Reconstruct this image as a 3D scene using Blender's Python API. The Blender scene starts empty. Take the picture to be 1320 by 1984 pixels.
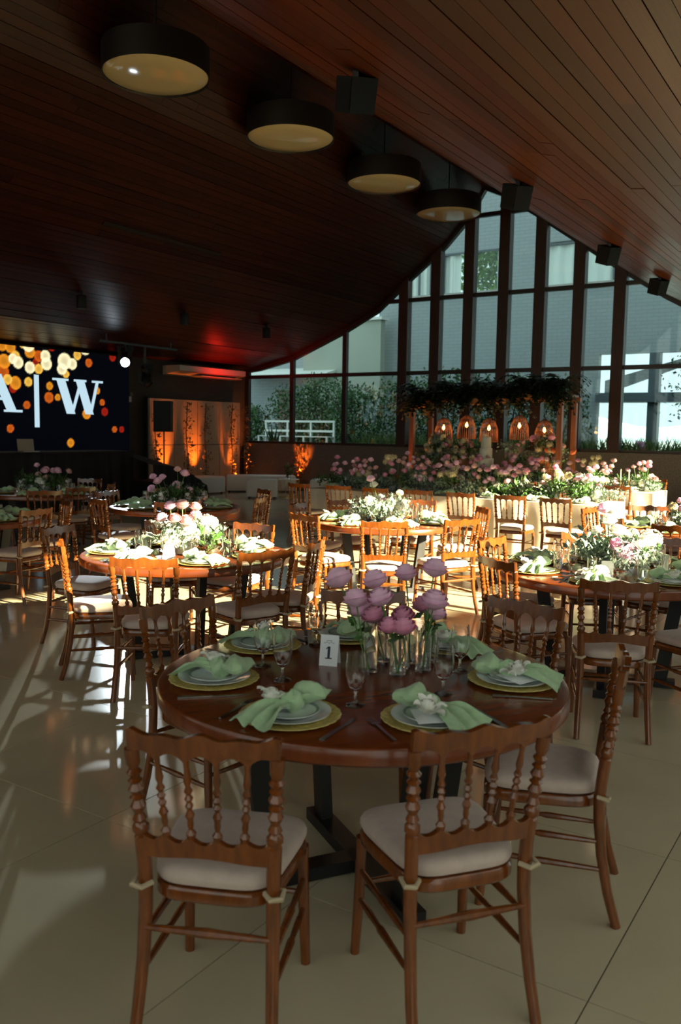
import bpy, math, random
from math import sin, cos, pi, radians, atan2, hypot
from mathutils import Vector, Matrix, Quaternion
rnd = random.Random(7)
S = bpy.context.scene
COL = S.collection

# ------------------------------------------------------------------ camera
# World axes: +Y runs along the roof ridge towards the glazed gable, +X to the right of it.
F_PX, PITCH, ROLL, YAW, EYE = 1651.3, 0.09556, 0.01577, 0.57639, 1.7188
_f = Vector((-sin(YAW)*cos(PITCH), cos(YAW)*cos(PITCH), -sin(PITCH)))
_r = Vector((cos(YAW), sin(YAW), 0)); _u = _r.cross(_f)
_R = _r*cos(ROLL)+_u*sin(ROLL); _U = -_r*sin(ROLL)+_u*cos(ROLL)
cam = bpy.data.cameras.new('camera'); cam_o = bpy.data.objects.new('camera', cam); COL.objects.link(cam_o)
cam_o.matrix_world = Matrix(((_R.x, _U.x, -_f.x, 0), (_R.y, _U.y, -_f.y, 0), (_R.z, _U.z, -_f.z, EYE), (0, 0, 0, 1)))
cam.sensor_fit = 'VERTICAL'; cam.sensor_height = 36; cam.lens = F_PX/1984*36
cam.clip_start = .05; cam.clip_end = 2000
cam.dof.use_dof = True; cam.dof.focus_distance = 5.6; cam.dof.aperture_fstop = 3.4
S.camera = cam_o

# ------------------------------------------------------------------ sky, sun, exposure
W = bpy.data.worlds.new('sky'); S.world = W; W.use_nodes = True
bg = W.node_tree.nodes['Background']; bg.inputs[0].default_value = (.84, .88, .84, 1); bg.inputs[1].default_value = 1.25
SUN_EL = radians(22)
sd = bpy.data.lights.new('sun', 'SUN'); sd.energy = 36; sd.angle = radians(.55); sd.color = (1, .83, .56)
so = bpy.data.objects.new('sun', sd); COL.objects.link(so)
so.rotation_euler = Vector((-cos(SUN_EL), .06, -sin(SUN_EL))).to_track_quat('-Z', 'Y').to_euler()
S.view_settings.view_transform = 'Standard'; S.view_settings.look = 'None'
S.view_settings.exposure = 0.55; S.view_settings.gamma = 1.0; S.view_settings.use_curve_mapping = False

# ------------------------------------------------------------------ materials
M = {}
def nodes(name):
    m = bpy.data.materials.new(name); m.use_nodes = True; M[name] = m
    nt = m.node_tree; return m, nt, nt.nodes['Principled BSDF']
def mat(name, c, rough=.5, metal=0, var=0, scale=8, stretch=(1, 1, 1), bump=0, emit=None, estr=1, coat=0, randobj=0, spec=.5, sheen=0, trans=0, sub=0):
    m, nt, b = nodes(name); N, L = nt.nodes, nt.links
    b.inputs['Base Color'].default_value = (*c, 1); b.inputs['Roughness'].default_value = rough
    b.inputs['Metallic'].default_value = metal; b.inputs['Coat Weight'].default_value = coat
    b.inputs['Coat Roughness'].default_value = .12; b.inputs['Specular IOR Level'].default_value = spec
    b.inputs['Sheen Weight'].default_value = sheen
    if emit: b.inputs['Emission Color'].default_value = (*emit, 1); b.inputs['Emission Strength'].default_value = estr
    if var or bump or randobj:
        tc = N.new('ShaderNodeTexCoord'); mp = N.new('ShaderNodeMapping'); mp.inputs['Scale'].default_value = stretch
        L.new(tc.outputs['Object'], mp.inputs[0]); no = N.new('ShaderNodeTexNoise'); no.inputs['Scale'].default_value = scale
        no.inputs['Detail'].default_value = 4; L.new(mp.outputs[0], no.inputs['Vector'])
        mr = N.new('ShaderNodeMapRange'); mr.inputs[1].default_value = .3; mr.inputs[2].default_value = .7
        mr.inputs[3].default_value = 1-var; mr.inputs[4].default_value = 1+var; L.new(no.outputs['Fac'], mr.inputs[0])
        val = mr.outputs[0]
        if randobj:
            if randobj > 0: src = N.new('ShaderNodeObjectInfo').outputs['Random']
            else: src = N.new('ShaderNodeNewGeometry').outputs['Random Per Island']
            r2 = N.new('ShaderNodeMapRange'); r2.inputs[3].default_value = 1-abs(randobj); r2.inputs[4].default_value = 1+abs(randobj)
            L.new(src, r2.inputs[0]); mu = N.new('ShaderNodeMath'); mu.operation = 'MULTIPLY'
            L.new(val, mu.inputs[0]); L.new(r2.outputs[0], mu.inputs[1]); val = mu.outputs[0]
        hs = N.new('ShaderNodeHueSaturation'); hs.inputs['Color'].default_value = (*c, 1); L.new(val, hs.inputs['Value'])
        L.new(hs.outputs[0], b.inputs['Base Color'])
        if bump:
            bu = N.new('ShaderNodeBump'); bu.inputs['Strength'].default_value = bump; bu.inputs['Distance'].default_value = .01
            L.new(no.outputs['Fac'], bu.inputs['Height']); L.new(bu.outputs[0], b.inputs['Normal'])
    return m
def glass(name, tint=(1, 1, 1), ior=1.45, gl=1.0):
    m, nt, b = nodes(name); N, L = nt.nodes, nt.links; N.remove(b)
    t = N.new('ShaderNodeBsdfTransparent'); t.inputs[0].default_value = (*tint, 1)
    g = N.new('ShaderNodeBsdfGlossy'); g.inputs['Roughness'].default_value = .02; g.inputs['Color'].default_value = (gl, gl, gl, 1)
    lw = N.new('ShaderNodeLayerWeight'); lw.inputs[0].default_value = .5
    pw = N.new('ShaderNodeMath'); pw.operation = 'POWER'; pw.inputs[1].default_value = 4; L.new(lw.outputs['Facing'], pw.inputs[0])
    fr = N.new('ShaderNodeMapRange'); fr.inputs[3].default_value = ((ior-1)/(ior+1))**2*1.6; fr.inputs[4].default_value = .8; L.new(pw.outputs[0], fr.inputs[0])
    mx = N.new('ShaderNodeMixShader'); L.new(fr.outputs[0], mx.inputs[0]); L.new(t.outputs[0], mx.inputs[1]); L.new(g.outputs[0], mx.inputs[2])
    L.new(mx.outputs[0], N['Material Output'].inputs[0]); return m
mat('chair_wood', (.165, .044, .0065), .2, var=.3, scale=14, stretch=(3, 3, .6), coat=.35, randobj=.12)
mat('table_wood', (.18, .040, .008), .22, var=.2, scale=4, stretch=(1, 8, 1), coat=.15)
mat('plank', (.066, .0135, .0022), .36, spec=.12, var=.32, scale=4, stretch=(8, .35, 8), randobj=.38, bump=.04)
mat('plank_shaded', (.033, .0062, .0022), .4, spec=.25, var=.32, scale=4, stretch=(8, .35, 8), randobj=-.3)  # same wood as plank; the left slope's shade is put into the colour
mat('ceiling_back', (.020, .006, .003), .9)
mat('tile', (.56, .49, .335), .13, var=.05, scale=3, randobj=.03, spec=.45)
mat('grout', (.10, .085, .06), .7)
mat('granite', (.13, .115, .10), .55, var=.45, scale=40, bump=.1)
mat('fin_wood', (.030, .0095, .006), .5, var=.3, scale=6, stretch=(6, 6, .4))
mat('frame_metal', (.018, .014, .013), .4)
mat('wall_dark', (.035, .028, .024), .8, var=.1)
mat('steel_black', (.008, .008, .009), .42)
mat('black_cloth', (.006, .006, .007), .85, bump=.1, scale=20)
mat('plastic_black', (.006, .006, .007), .6, spec=.25)
mat('speaker_grey', (.007, .010, .011), .6, spec=.3)
mat('lamp_black', (.006, .005, .005), .5)
mat('lamp_diffuser', (.50, .40, .22), .07, spec=.6)
mat('cushion', (.58, .455, .39), .85, var=.06, scale=30, sheen=.2)
mat('tie', (.50, .40, .26), .9)
mat('cloth_white', (.62, .56, .46), .9, var=.04, scale=10, bump=.15)
mat('ottoman', (.78, .76, .70), .6)
mat('leaf_bright', (.15, .30, .04), .5, randobj=-.4, var=.2)
mat('charger', (.74, .60, .20), .5, metal=.1, var=.3, scale=60, bump=.3)
mat('plate', (.80, .85, .82), .12, spec=.6)
mat('plate_rim', (.30, .34, .33), .2)
mat('napkin', (.43, .62, .36), .9, var=.1, scale=40, bump=.15, sheen=.3)
mat('paper', (.86, .89, .92), .7)
mat('ink', (.03, .04, .07), .7)
mat('petal_white', (.90, .90, .82), .6)
mat('petal_cream', (.72, .66, .42), .6)
mat('petal_pink', (.90, .55, .74), .55, var=.15, scale=20)
mat('petal_rose', (.80, .34, .50), .55, var=.15, scale=20)
mat('petal_orange', (.80, .20, .06), .55)
mat('petal_blush', (.70, .42, .42), .6)
mat('leaf', (.045, .11, .022), .45, var=.4, scale=10, randobj=-.4)
mat('leaf_grey', (.22, .31, .24), .6, var=.3, scale=10, randobj=-.3)
mat('leaf_dark', (.012, .026, .008), .55, randobj=-.5, var=.1)
mat('leaf_garden', (.040, .10, .022), .55, randobj=-.5, var=.2)
mat('leaf_dry', (.15, .09, .03), .6, randobj=-.4, var=.2)
mat('grass_blade', (.20, .26, .07), .6, randobj=-.4, var=.2)
mat('stem', (.08, .20, .03), .5)
mat('cutlery', (.32, .30, .28), .22, metal=1)
mat('gold', (.5, .33, .1), .3, metal=1)
mat('wicker', (.30, .11, .035), .6)
mat('post_wood', (.25, .085, .03), .5, var=.25, scale=8, stretch=(4, 4, .5))
mat('cake', (.70, .76, .70), .5)
mat('panel_cream', (.36, .27, .18), .7, var=.04)
mat('ac_white', (.42, .36, .30), .4)
mat('grille', (.10, .07, .05), .5)
mat('laptop_silver', (.40, .38, .33), .35, metal=.7)
mat('letter_white', (.2, .2, .2), .5, emit=(.36, .50, .58), estr=1.0)
mat('bulb', (1, .6, .2), .5, emit=(1, .52, .16), estr=9)
mat('stage_lens', (1, 1, 1), .3, emit=(.75, .9, 1), estr=16)
mat('uplight_lens', (1, .4, .1), .3, emit=(1, .35, .08), estr=4)
mat('facade', (.26, .29, .295), .7)
mat('facade_pale', (.38, .40, .33), .7, var=.08, scale=.5)
mat('frame_grey', (.10, .12, .13), .5)
mat('curtain', (.95, .95, .96), .9)
mat('concrete', (.40, .38, .34), .8, var=.1, scale=2)
mat('white_paint', (.75, .74, .68), .5)
mat('door_brown', (.24, .15, .13), .6)
mat('soil', (.035, .03, .02), .95)
mat('trunk', (.05, .035, .025), .9)
mat('mountain', (.38, .50, .56), 1)
mat('lake', (.55, .62, .62), .6)
mat('dark_interior', (.02, .025, .025), .9)
def _clear():
    m, nt, b = nodes('drink_glass'); b.inputs['Transmission Weight'].default_value = 1; b.inputs['Roughness'].default_value = 0
    b.inputs['IOR'].default_value = 1.45; b.inputs['Base Color'].default_value = (1, 1, 1, 1)
_clear()
glass('window_glass', (.93, .95, .92), 1.3)
glass('gable_glass', (.71, .845, .875), 1.3)
glass('dark_glass', (.3, .36, .36), 1.5)
# clad facade: thin courses
def _facade():
    m = M['facade']; nt = m.node_tree; N, L = nt.nodes, nt.links; b = N['Principled BSDF']
    tc = N.new('ShaderNodeTexCoord'); mp = N.new('ShaderNodeMapping'); mp.inputs['Rotation'].default_value = (radians(90), 0, 0)
    br = N.new('ShaderNodeTexBrick'); br.inputs['Color1'].default_value = (.315, .345, .345, 1); br.inputs['Color2'].default_value = (.335, .365, .365, 1)
    br.inputs['Mortar'].default_value = (.255, .28, .285, 1); br.inputs['Scale'].default_value = 1; br.inputs['Brick Width'].default_value = .36
    br.inputs['Row Height'].default_value = .115; br.inputs['Mortar Size'].default_value = .008
    L.new(tc.outputs['Object'], mp.inputs[0]); L.new(mp.outputs[0], br.inputs['Vector']); L.new(br.outputs[0], b.inputs['Base Color'])
_facade()
def _screen():
    m, nt, b = nodes('led_face'); N, L = nt.nodes, nt.links
    at = N.new('ShaderNodeVertexColor'); at.layer_name = 'picture'
    b.inputs['Base Color'].default_value = (.004, .004, .006, 1); b.inputs['Roughness'].default_value = .8; b.inputs['Specular IOR Level'].default_value = .08
    L.new(at.outputs[0], b.inputs['Emission Color']); b.inputs['Emission Strength'].default_value = .72
_screen()

# ------------------------------------------------------------------ mesh helpers
class MB:
    def __init__(s): s.v = []; s.f = []
    def add(s, v, f):
        o = len(s.v); s.v += [tuple(p) for p in v]; s.f += [tuple(i+o for i in q) for q in f]; return s
    def box(s, x0, x1, y0, y1, z0, z1):
        return s.add([(x0, y0, z0), (x1, y0, z0), (x1, y1, z0), (x0, y1, z0), (x0, y0, z1), (x1, y0, z1), (x1, y1, z1), (x0, y1, z1)],
                     [(0, 3, 2, 1), (4, 5, 6, 7), (0, 1, 5, 4), (1, 2, 6, 5), (2, 3, 7, 6), (3, 0, 4, 7)])
    def bar(s, a, b, w, d, up=(0, 0, 1)):
        a, b = Vector(a), Vector(b); t = (b-a).normalized(); x = t.cross(Vector(up))
        if x.length < 1e-4: x = t.cross(Vector((0, 1, 0)))
        x.normalize(); y = t.cross(x); c = []
        for p in (a, b):
            for i, j in ((-1, -1), (1, -1), (1, 1), (-1, 1)): c.append(p+x*i*w/2+y*j*d/2)
        return s.add(c, [(0, 3, 2, 1), (4, 5, 6, 7), (0, 1, 5, 4), (1, 2, 6, 5), (2, 3, 7, 6), (3, 0, 4, 7)])
    def lathe(s, prof, seg=16, c=(0, 0, 0), cap0=True, cap1=True, rf=None):
        v = []; n = len(prof)
        for r, z in prof:
            for k in range(seg):
                a = 2*pi*k/seg; q = r*(rf(a, r) if rf else 1); v.append((c[0]+q*cos(a), c[1]+q*sin(a), c[2]+z))
        f = [(i*seg+k, i*seg+(k+1) % seg, (i+1)*seg+(k+1) % seg, (i+1)*seg+k) for i in range(n-1) for k in range(seg)]
        if cap0: f.append(tuple(range(seg-1, -1, -1)))
        if cap1: f.append(tuple((n-1)*seg+k for k in range(seg)))
        return s.add(v, f)
    def tube(s, path, rad, seg=8, cap=True):
        path = [Vector(p) for p in path]; n = len(path); v = []
        rad = rad if hasattr(rad, '__len__') else [rad]*n
        t0 = (path[1]-path[0]).normalized(); x = t0.cross(Vector((0, 0, 1)))
        if x.length < .02: x = t0.cross(Vector((0, 1, 0)))
        x.normalize()
        for i, p in enumerate(path):
            t = (path[min(i+1, n-1)]-path[max(i-1, 0)]).normalized(); x = (x-t*x.dot(t)).normalized(); y = t.cross(x)
            for k in range(seg):
                a = 2*pi*k/seg; v.append(p+(x*cos(a)+y*sin(a))*rad[i])
        f = [(i*seg+k, i*seg+(k+1) % seg, (i+1)*seg+(k+1) % seg, (i+1)*seg+k) for i in range(n-1) for k in range(seg)]
        if cap: f += [tuple(range(seg-1, -1, -1)), tuple((n-1)*seg+k for k in range(seg))]
        return s.add(v, f)
    def grid(s, fn, nu, nv):
        v = [fn(i/nu, j/nv) for j in range(nv+1) for i in range(nu+1)]
        return s.add(v, [(j*(nu+1)+i, j*(nu+1)+i+1, (j+1)*(nu+1)+i+1, (j+1)*(nu+1)+i) for j in range(nv) for i in range(nu)])
    def slab(s, top, bot, fn):
        """a strip between two edge lists, given thickness: fn(point, side) gives the 3d point, side -1 or 1"""
        n = len(top); v = [fn(p, sd_) for sd_ in (-1, 1) for e in (bot, top) for p in e]
        f = []
        for i in range(n-1):
            a, b, c, d = i, i+1, n+i+1, n+i
            f += [(a, b, c, d), (2*n+d, 2*n+c, 2*n+b, 2*n+a), (a, 2*n+a, 2*n+b, b), (d, c, 2*n+c, 2*n+d)]
        f += [(0, n, 3*n, 2*n), (n-1, 3*n-1, 4*n-1, 2*n-1)]
        return s.add(v, f)
    def xf(s, m): s.v = [tuple(m @ Vector(p)) for p in s.v]; return s
    def mesh(s, name, m, smooth=True):
        me = bpy.data.meshes.new(name); me.from_pydata(s.v, [], s.f); me.materials.append(M[m])
        if smooth:
            me.polygons.foreach_set('use_smooth', [True]*len(me.polygons))
            try: me.set_sharp_from_angle(angle=radians(38))
            except Exception: pass
        me.update(); return me
    def build(s, name, m, parent=None, smooth=True): return link(name, s.mesh(name, m, smooth), parent)
def link(name, me, parent=None, loc=None, rot=None, scale=None):
    o = bpy.data.objects.new(name, me); COL.objects.link(o)
    if parent is not None: o.parent = parent
    if loc is not None: o.location = loc
    if rot is not None: o.rotation_euler = rot
    if scale is not None: o.scale = scale if hasattr(scale, '__len__') else (scale,)*3
    return o
def tag(o, label=None, cat=None, group=None, kind=None):
    if label: o['label'] = label
    if cat: o['category'] = cat
    if group: o['group'] = group
    if kind: o['kind'] = kind
    return o
def thing(name, label, cat, loc=(0, 0, 0), rz=0, group=None):
    return tag(link(name, None, None, loc, (0, 0, rz)), label, cat, group)
def struct(o, label=None): o['kind'] = 'structure'; return tag(o, label)
def dup(root, loc, rz, label=None, group=None, parent=None, scale=None):
    r = root.copy(); COL.objects.link(r); r.location = loc; r.rotation_euler = (0, 0, rz)
    if scale: r.scale = (scale,)*3
    if parent: r.parent = parent
    if label: r['label'] = label
    if group: r['group'] = group
    for c in list(root.children):
        d = c.copy(); COL.objects.link(d); d.parent = r
        for g in list(c.children):
            e = g.copy(); COL.objects.link(e); e.parent = d
    return r
_cube = {}
def cube_mesh(m):
    if m not in _cube: _cube[m] = MB().box(-.5, .5, -.5, .5, -.5, .5).mesh('unit_block', m, False)
    return _cube[m]

# ------------------------------------------------------------------ roof profile (cross-section, x -> z)
PROF = [(-16.5, 3.47), (-15.93, 3.53), (-14.71, 3.79), (-12.93, 4.49), (-11.9, 4.98), (-10.95, 5.73), (-9.93, 6.48), (-9.4, 7.0), (-8.9, 7.75),
        (-8.46, 7.55), (-7.55, 6.94), (-6.65, 6.3), (-5.7, 5.62), (-4.53, 4.83), (-4.18, 4.63), (-3.4, 4.32), (-2.4, 4.05), (-1.4, 3.92), (0, 3.84), (2.2, 3.8)]
def zc(x):
    if x <= PROF[0][0]: return PROF[0][1]
    for (a, b), (c, d) in zip(PROF, PROF[1:]):
        if x <= c: return b+(d-b)*(x-a)/(c-a)
    return PROF[-1][1]
Y0, Y1, XL, XR = -3.0, 20.0, -16.5, 2.2

# ---------------- floor: tiles on a 1.066 m grid
floor = struct(MB().box(XL, XR, Y0, Y1, -.12, -.004).build('floor', 'grout', None, False), 'cream polished porcelain tile floor with thin dark joints')
P_ = 1.066; tm = MB().box(-.5305, .5305, -.5305, .5305, -.010, 0).mesh('tile', 'tile', False)
cells = []
for i in range(-14, 4):
    for j in range(-8, 19):
        x0, y0 = -.68+P_*i, 2.47+P_*j; cx, cy = x0+P_/2, y0+P_/2
        if XL < x0 and x0+P_ < XR+.2 and y0 > Y0 and y0+P_ < Y1+.1: cells.append((hypot(cx, cy), cx, cy))
def inview(cx, cy):
    d = Vector((cx, cy, -EYE)); z = d.dot(_f); return z > .3 and abs(d.dot(_R)/z) < .5
cells.sort(key=lambda c: (not inview(c[1], c[2]), c[0]))
for d, cx, cy in cells[:290]: link('tile', tm, floor, (cx, cy, 0))
mb = MB()
for d, cx, cy in cells[290:]: mb.box(cx-.5305, cx+.5305, cy-.5305, cy+.5305, -.010, 0)
if mb.v: tag(mb.build('tile_field', 'tile', floor, False), kind='stuff')

# ---------------- ceiling: boards running along the ridge
mb = MB()
for (a, b), (c, d) in zip(PROF, PROF[1:]):
    mb.add([(a, Y0, b+.05), (c, Y0, d+.05), (c, Y1, d+.05), (a, Y1, b+.05), (a, Y0, b+.3), (c, Y0, d+.3), (c, Y1, d+.3), (a, Y1, b+.3)],
           [(0, 1, 2, 3), (7, 6, 5, 4), (0, 4, 5, 1), (1, 5, 6, 2), (2, 6, 7, 3), (3, 7, 4, 0)])
ceiling = struct(mb.build('ceiling', 'ceiling_back', None, False), 'steep timber-boarded ceiling rising to a ridge')
pts = []
WB = .132
def walk(prof):
    out = []; carry = 0
    seglen = [hypot(c-a, d-b) for (a, b), (c, d) in zip(prof, prof[1:])]; tot = sum(seglen); s = WB/2
    while s < tot-WB*.3:
        t = s
        for k, l in enumerate(seglen):
            if t <= l or k == len(seglen)-1:
                (a, b), (c, d) = prof[k], prof[k+1]; u = t/l
                out.append((a+(c-a)*u, b+(d-b)*u, atan2(d-b, c-a))); break
            t -= l
        s += WB
    return out
ridge_i = 8
right = walk(PROF[ridge_i:]); left = walk(PROF[:ridge_i+1][::-1])
pm = cube_mesh('plank'); stuff = MB(); npl = 0
for side, strips in (('r', right), ('l', left)):
    for (x, z, ang) in strips:
        y = Y0-rnd.random()*3
        while y < Y1:
            L_ = rnd.uniform(4.2, 6.6); a, b = max(y, Y0), min(y+L_, Y1); y += L_
            if b-a < .05: continue
            near = side == 'r' and x < .3 and b > 2.2 and npl < 298
            dz = rnd.uniform(-.003, .003)
            if near:
                npl += 1
                link('plank', pm, ceiling, (x, (a+b)/2, z+.03+dz), (0, -ang, 0), (WB-.006, b-a-.005, .03))
            else:
                q = MB().box(-WB/2+.003, WB/2-.003, a+.003, b-.003, -.015, .015)
                q.xf(Matrix.Translation((x, 0, z+.03+dz)) @ Matrix.Rotation(-ang if side == 'r' else -ang+pi, 4, 'Y')); stuff.add(q.v, q.f)
tag(stuff.build('plank_field', 'plank_shaded', ceiling, False), kind='stuff')

# ---------------- walls
struct(MB().box(XL-.3, XL, Y0, Y1+.3, 0, 3.9).build('wall_left', 'wall_dark', None, False), 'dark plastered side wall behind the stage')
BAYS = [-16.4, -14.75, -12.95, -11.1, -10.17, -9.25, -8.32, -7.4, -6.45, -5.5, -3.6, -1.7, .2, 2.1]
FINS = BAYS[3:10]
def gable(tagname, Y, ins, first):
    """low granite wall, sill, fins, transoms and panes; ins = +1 when the room lies towards -Y"""
    w = struct(MB().box(XL, XR, Y, Y+.3*ins if ins > 0 else Y, 0, 1.26).build('wall_'+tagname, 'granite', None, False) if ins > 0 else
               MB().box(XL, XR, Y-.3, Y, 0, 1.26).build('wall_'+tagname, 'granite', None, False), 'low speckled granite wall below the gable window')
    MB().box(XL, XR, min(Y-.05*ins, Y+.32*ins), max(Y-.05*ins, Y+.32*ins), 1.26, 1.30).build('sill', 'granite', w, False)
    fr = struct(link('window_%d' % first, None), 'tall gable window with dark wooden fins and black frames')
    for k, x in enumerate(BAYS):
        if x in FINS: wd, dp, m = .27, .24, 'fin_wood'
        else: wd, dp, m = .13, .12, 'frame_metal'
        n = 4; pv = []
        for q in range(n+1):
            xx = x-wd/2+wd*q/n; pv.append((xx, zc(xx)+.06))
        bt = [(p[0], 1.30) for p in pv]
        MB().slab(pv, bt, lambda p, sd_: (p[0], Y+.05*ins+sd_*dp/2, p[1])).build('fin' if x in FINS else 'mullion', m, fr, False)
    rows = [1.30, 3.25, 5.14, 7.07, 9]
    for a, b in zip(BAYS, BAYS[1:]):
        ha = .135 if a in FINS else .065; hb = .135 if b in FINS else .065; x0, x1 = a+ha, b-hb
        MB().box(x0, x1, Y+.0*ins-.05+.05*ins, Y+.05*ins+.05, 1.30, 1.37).build('frame_rail', 'frame_metal', fr, False)
        for z0, z1 in zip(rows, rows[1:]):
            n = 10; xs = [x0+(x1-x0)*q/n for q in range(n+1)]
            if z0 > 1.4 and max(zc(x) for x in xs) > z0+.05:
                xx = [x for x in xs if zc(x) > z0-.1]
                MB().box(xx[0], xx[-1], Y+.05*ins-.05, Y+.05*ins+.05, z0-.05, z0+.05).build('transom', 'frame_metal', fr, False)
            vs = [(x, min(z1, zc(x)-.02)) for x in xs if zc(x)-.02 > z0+.03]
            if len(vs) > 1:
                MB().slab(vs, [(p[0], z0) for p in vs], lambda p, sd_: (p[0], Y+.05*ins+sd_*.004, p[1])).build('pane', 'gable_glass' if ins > 0 else 'window_glass', fr, False)
    rim = MB()
    for (a, b), (c, d) in zip(PROF, PROF[1:]):
        rim.add([(a, Y-.02, b-.10), (c, Y-.02, d-.10), (c, Y+.12*ins, d-.10), (a, Y+.12*ins, b-.10), (a, Y-.02, b+.1), (c, Y-.02, d+.1), (c, Y+.12*ins, d+.1), (a, Y+.12*ins, b+.1)],
                [(0, 3, 2, 1), (4, 5, 6, 7), (0, 1, 5, 4), (1, 2, 6, 5), (2, 3, 7, 6), (3, 0, 4, 7)])
    rim.build('rake_beam', 'frame_metal', fr, False)
    return fr
gable('back', Y1, 1, 1)
gable('front', Y0, -1, 2)
# right side: low plinth and tall glazing towards the terrace
pl = struct(MB().box(XR, XR+.25, Y0, Y1, 0, .15).build('wall_right', 'granite', None, False), 'low plinth under the side glazing')
w3 = struct(link('window_3', None), 'side glazing between slim dark posts')
ny = 9
for k in range(ny+1):
    y = Y0+(Y1-Y0)*k/ny; MB().box(XR, XR+.12, y-.05, y+.05, .15, 3.9).build('post', 'frame_metal', w3, False)
    if k < ny:
        y2 = Y0+(Y1-Y0)*(k+1)/ny
        MB().box(XR+.05, XR+.058, y+.05, y2-.05, .15, 3.85).build('pane', 'window_glass', w3, False)

# ------------------------------------------------------------------ ceiling lamps, speakers, downlights
LAMP_Y = [(8.8, 6.5), (11.9, 6.55), (15.0, 6.56), (17.9, 6.6)]
LN = ['nearest and largest', 'second', 'third', 'farthest']
d0 = None
for k, (y, z) in enumerate(LAMP_Y):
    t = thing('drum_pendant_lamp', 'round black drum lamp with cream underside hanging under the ridge, %s from the camera' % LN[k] if k in (1, 2) else
              'round black drum lamp with cream underside hanging under the ridge, %s' % LN[k], 'lamp', (-8.85, y, z), 0, 'drum lamps under the ridge')
    if not d0:
        R = .73
        d0 = (MB().lathe([(R-.02, .02), (R, 0), (R, .38), (R-.05, .40), (.04, .40)], 56, cap0=False).mesh('drum', 'lamp_black'),
              MB().lathe([(R-.02, .03), (R*.9, .006), (R*.6, -.01), (.001, -.018)], 56, cap0=False, cap1=False).mesh('diffuser', 'lamp_diffuser'),
              MB().lathe([(.012, .40), (.012, 1.25)], 8).mesh('rod', 'lamp_black'))
    link('drum', d0[0], t); link('diffuser', d0[1], t); link('hanging_rod', d0[2], t)
sx = -3.6; ang = math.atan2(zc(-3.4)-zc(-3.8), .4)
for k, y in enumerate((5.68, 8.95, 12.45, 15.48)):
    t = thing('ceiling_speaker', 'dark grey box speaker on the right ceiling slope, %s' % ['nearest and largest', 'second from the camera', 'third from the camera', 'farthest, by the gable'][k],
              'speaker', (sx, y, zc(sx)), 0, 'box speakers on the ceiling')
    bx = MB().box(-.125, .125, -.11, .11, -.27, -.02); bx.v = [(x*(1.0 if z > -.2 else .88), yy, z) for x, yy, z in bx.v]
    b = bx.build('cabinet', 'speaker_grey', t, False); b.rotation_euler = (radians(8), -ang*.9, radians(-24))
    g = MB().box(-.105, .105, -.118, -.111, -.25, -.04).build('grille', 'plastic_black', b, False)
    MB().bar((0, 0, .03), (0, 0, -.08), .05, .05).build('bracket', 'steel_black', t, False)
for k, y in enumerate((11.35, 14.2, 17.15)):
    t = thing('ceiling_spotlight', 'small black cylinder spotlight on the left ceiling slope, %s' % ['leftmost', 'middle of three', 'nearest the gable window'][k],
              'spotlight', (-13.45, y, zc(-13.45)), 0, 'cylinder spotlights')
    MB().lathe([(.09, -.30), (.10, -.28), (.10, -.06), (.09, -.04)], 18).build('can', 'plastic_black', t)
    MB().lathe([(.03, -.06), (.03, .05)], 10).build('stem_mount', 'plastic_black', t)
# slot diffuser in the left slope
vt = thing('ceiling_slot_vent', 'long narrow dark slot vent in the left ceiling slope', 'vent', (-11.63, 11.8, zc(-11.63)), 0)
_va = atan2(zc(-11.5)-zc(-11.75), .25)
for nm_, hw, m_ in (('frame', .045, 'ceiling_back'), ('slot', .025, 'lamp_black')):
    q_ = MB().box(-hw, hw, -1.5, 1.5, -.016 if hw > .03 else -.02, .02).build(nm_, m_, vt, False); q_.rotation_euler = (0, -_va, 0)
# ------------------------------------------------------------------ left wall: led screen, panels, air conditioner, stage gear
XS = -16.12
scr = thing('led_screen', 'large led screen showing golden bokeh dots and white letters', 'screen', (XS, 11.5, .95))
MB().box(-.12, -.02, -4.5, 3.55, -.05, 2.52).build('screen_cabinet', 'plastic_black', scr, False)
NY, NZ = 330, 104; Wd, Hh = 8.0, 2.48
bok = []
br_ = random.Random(3)
def pix(y, z): return (y-11.5, z-.95)
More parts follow.
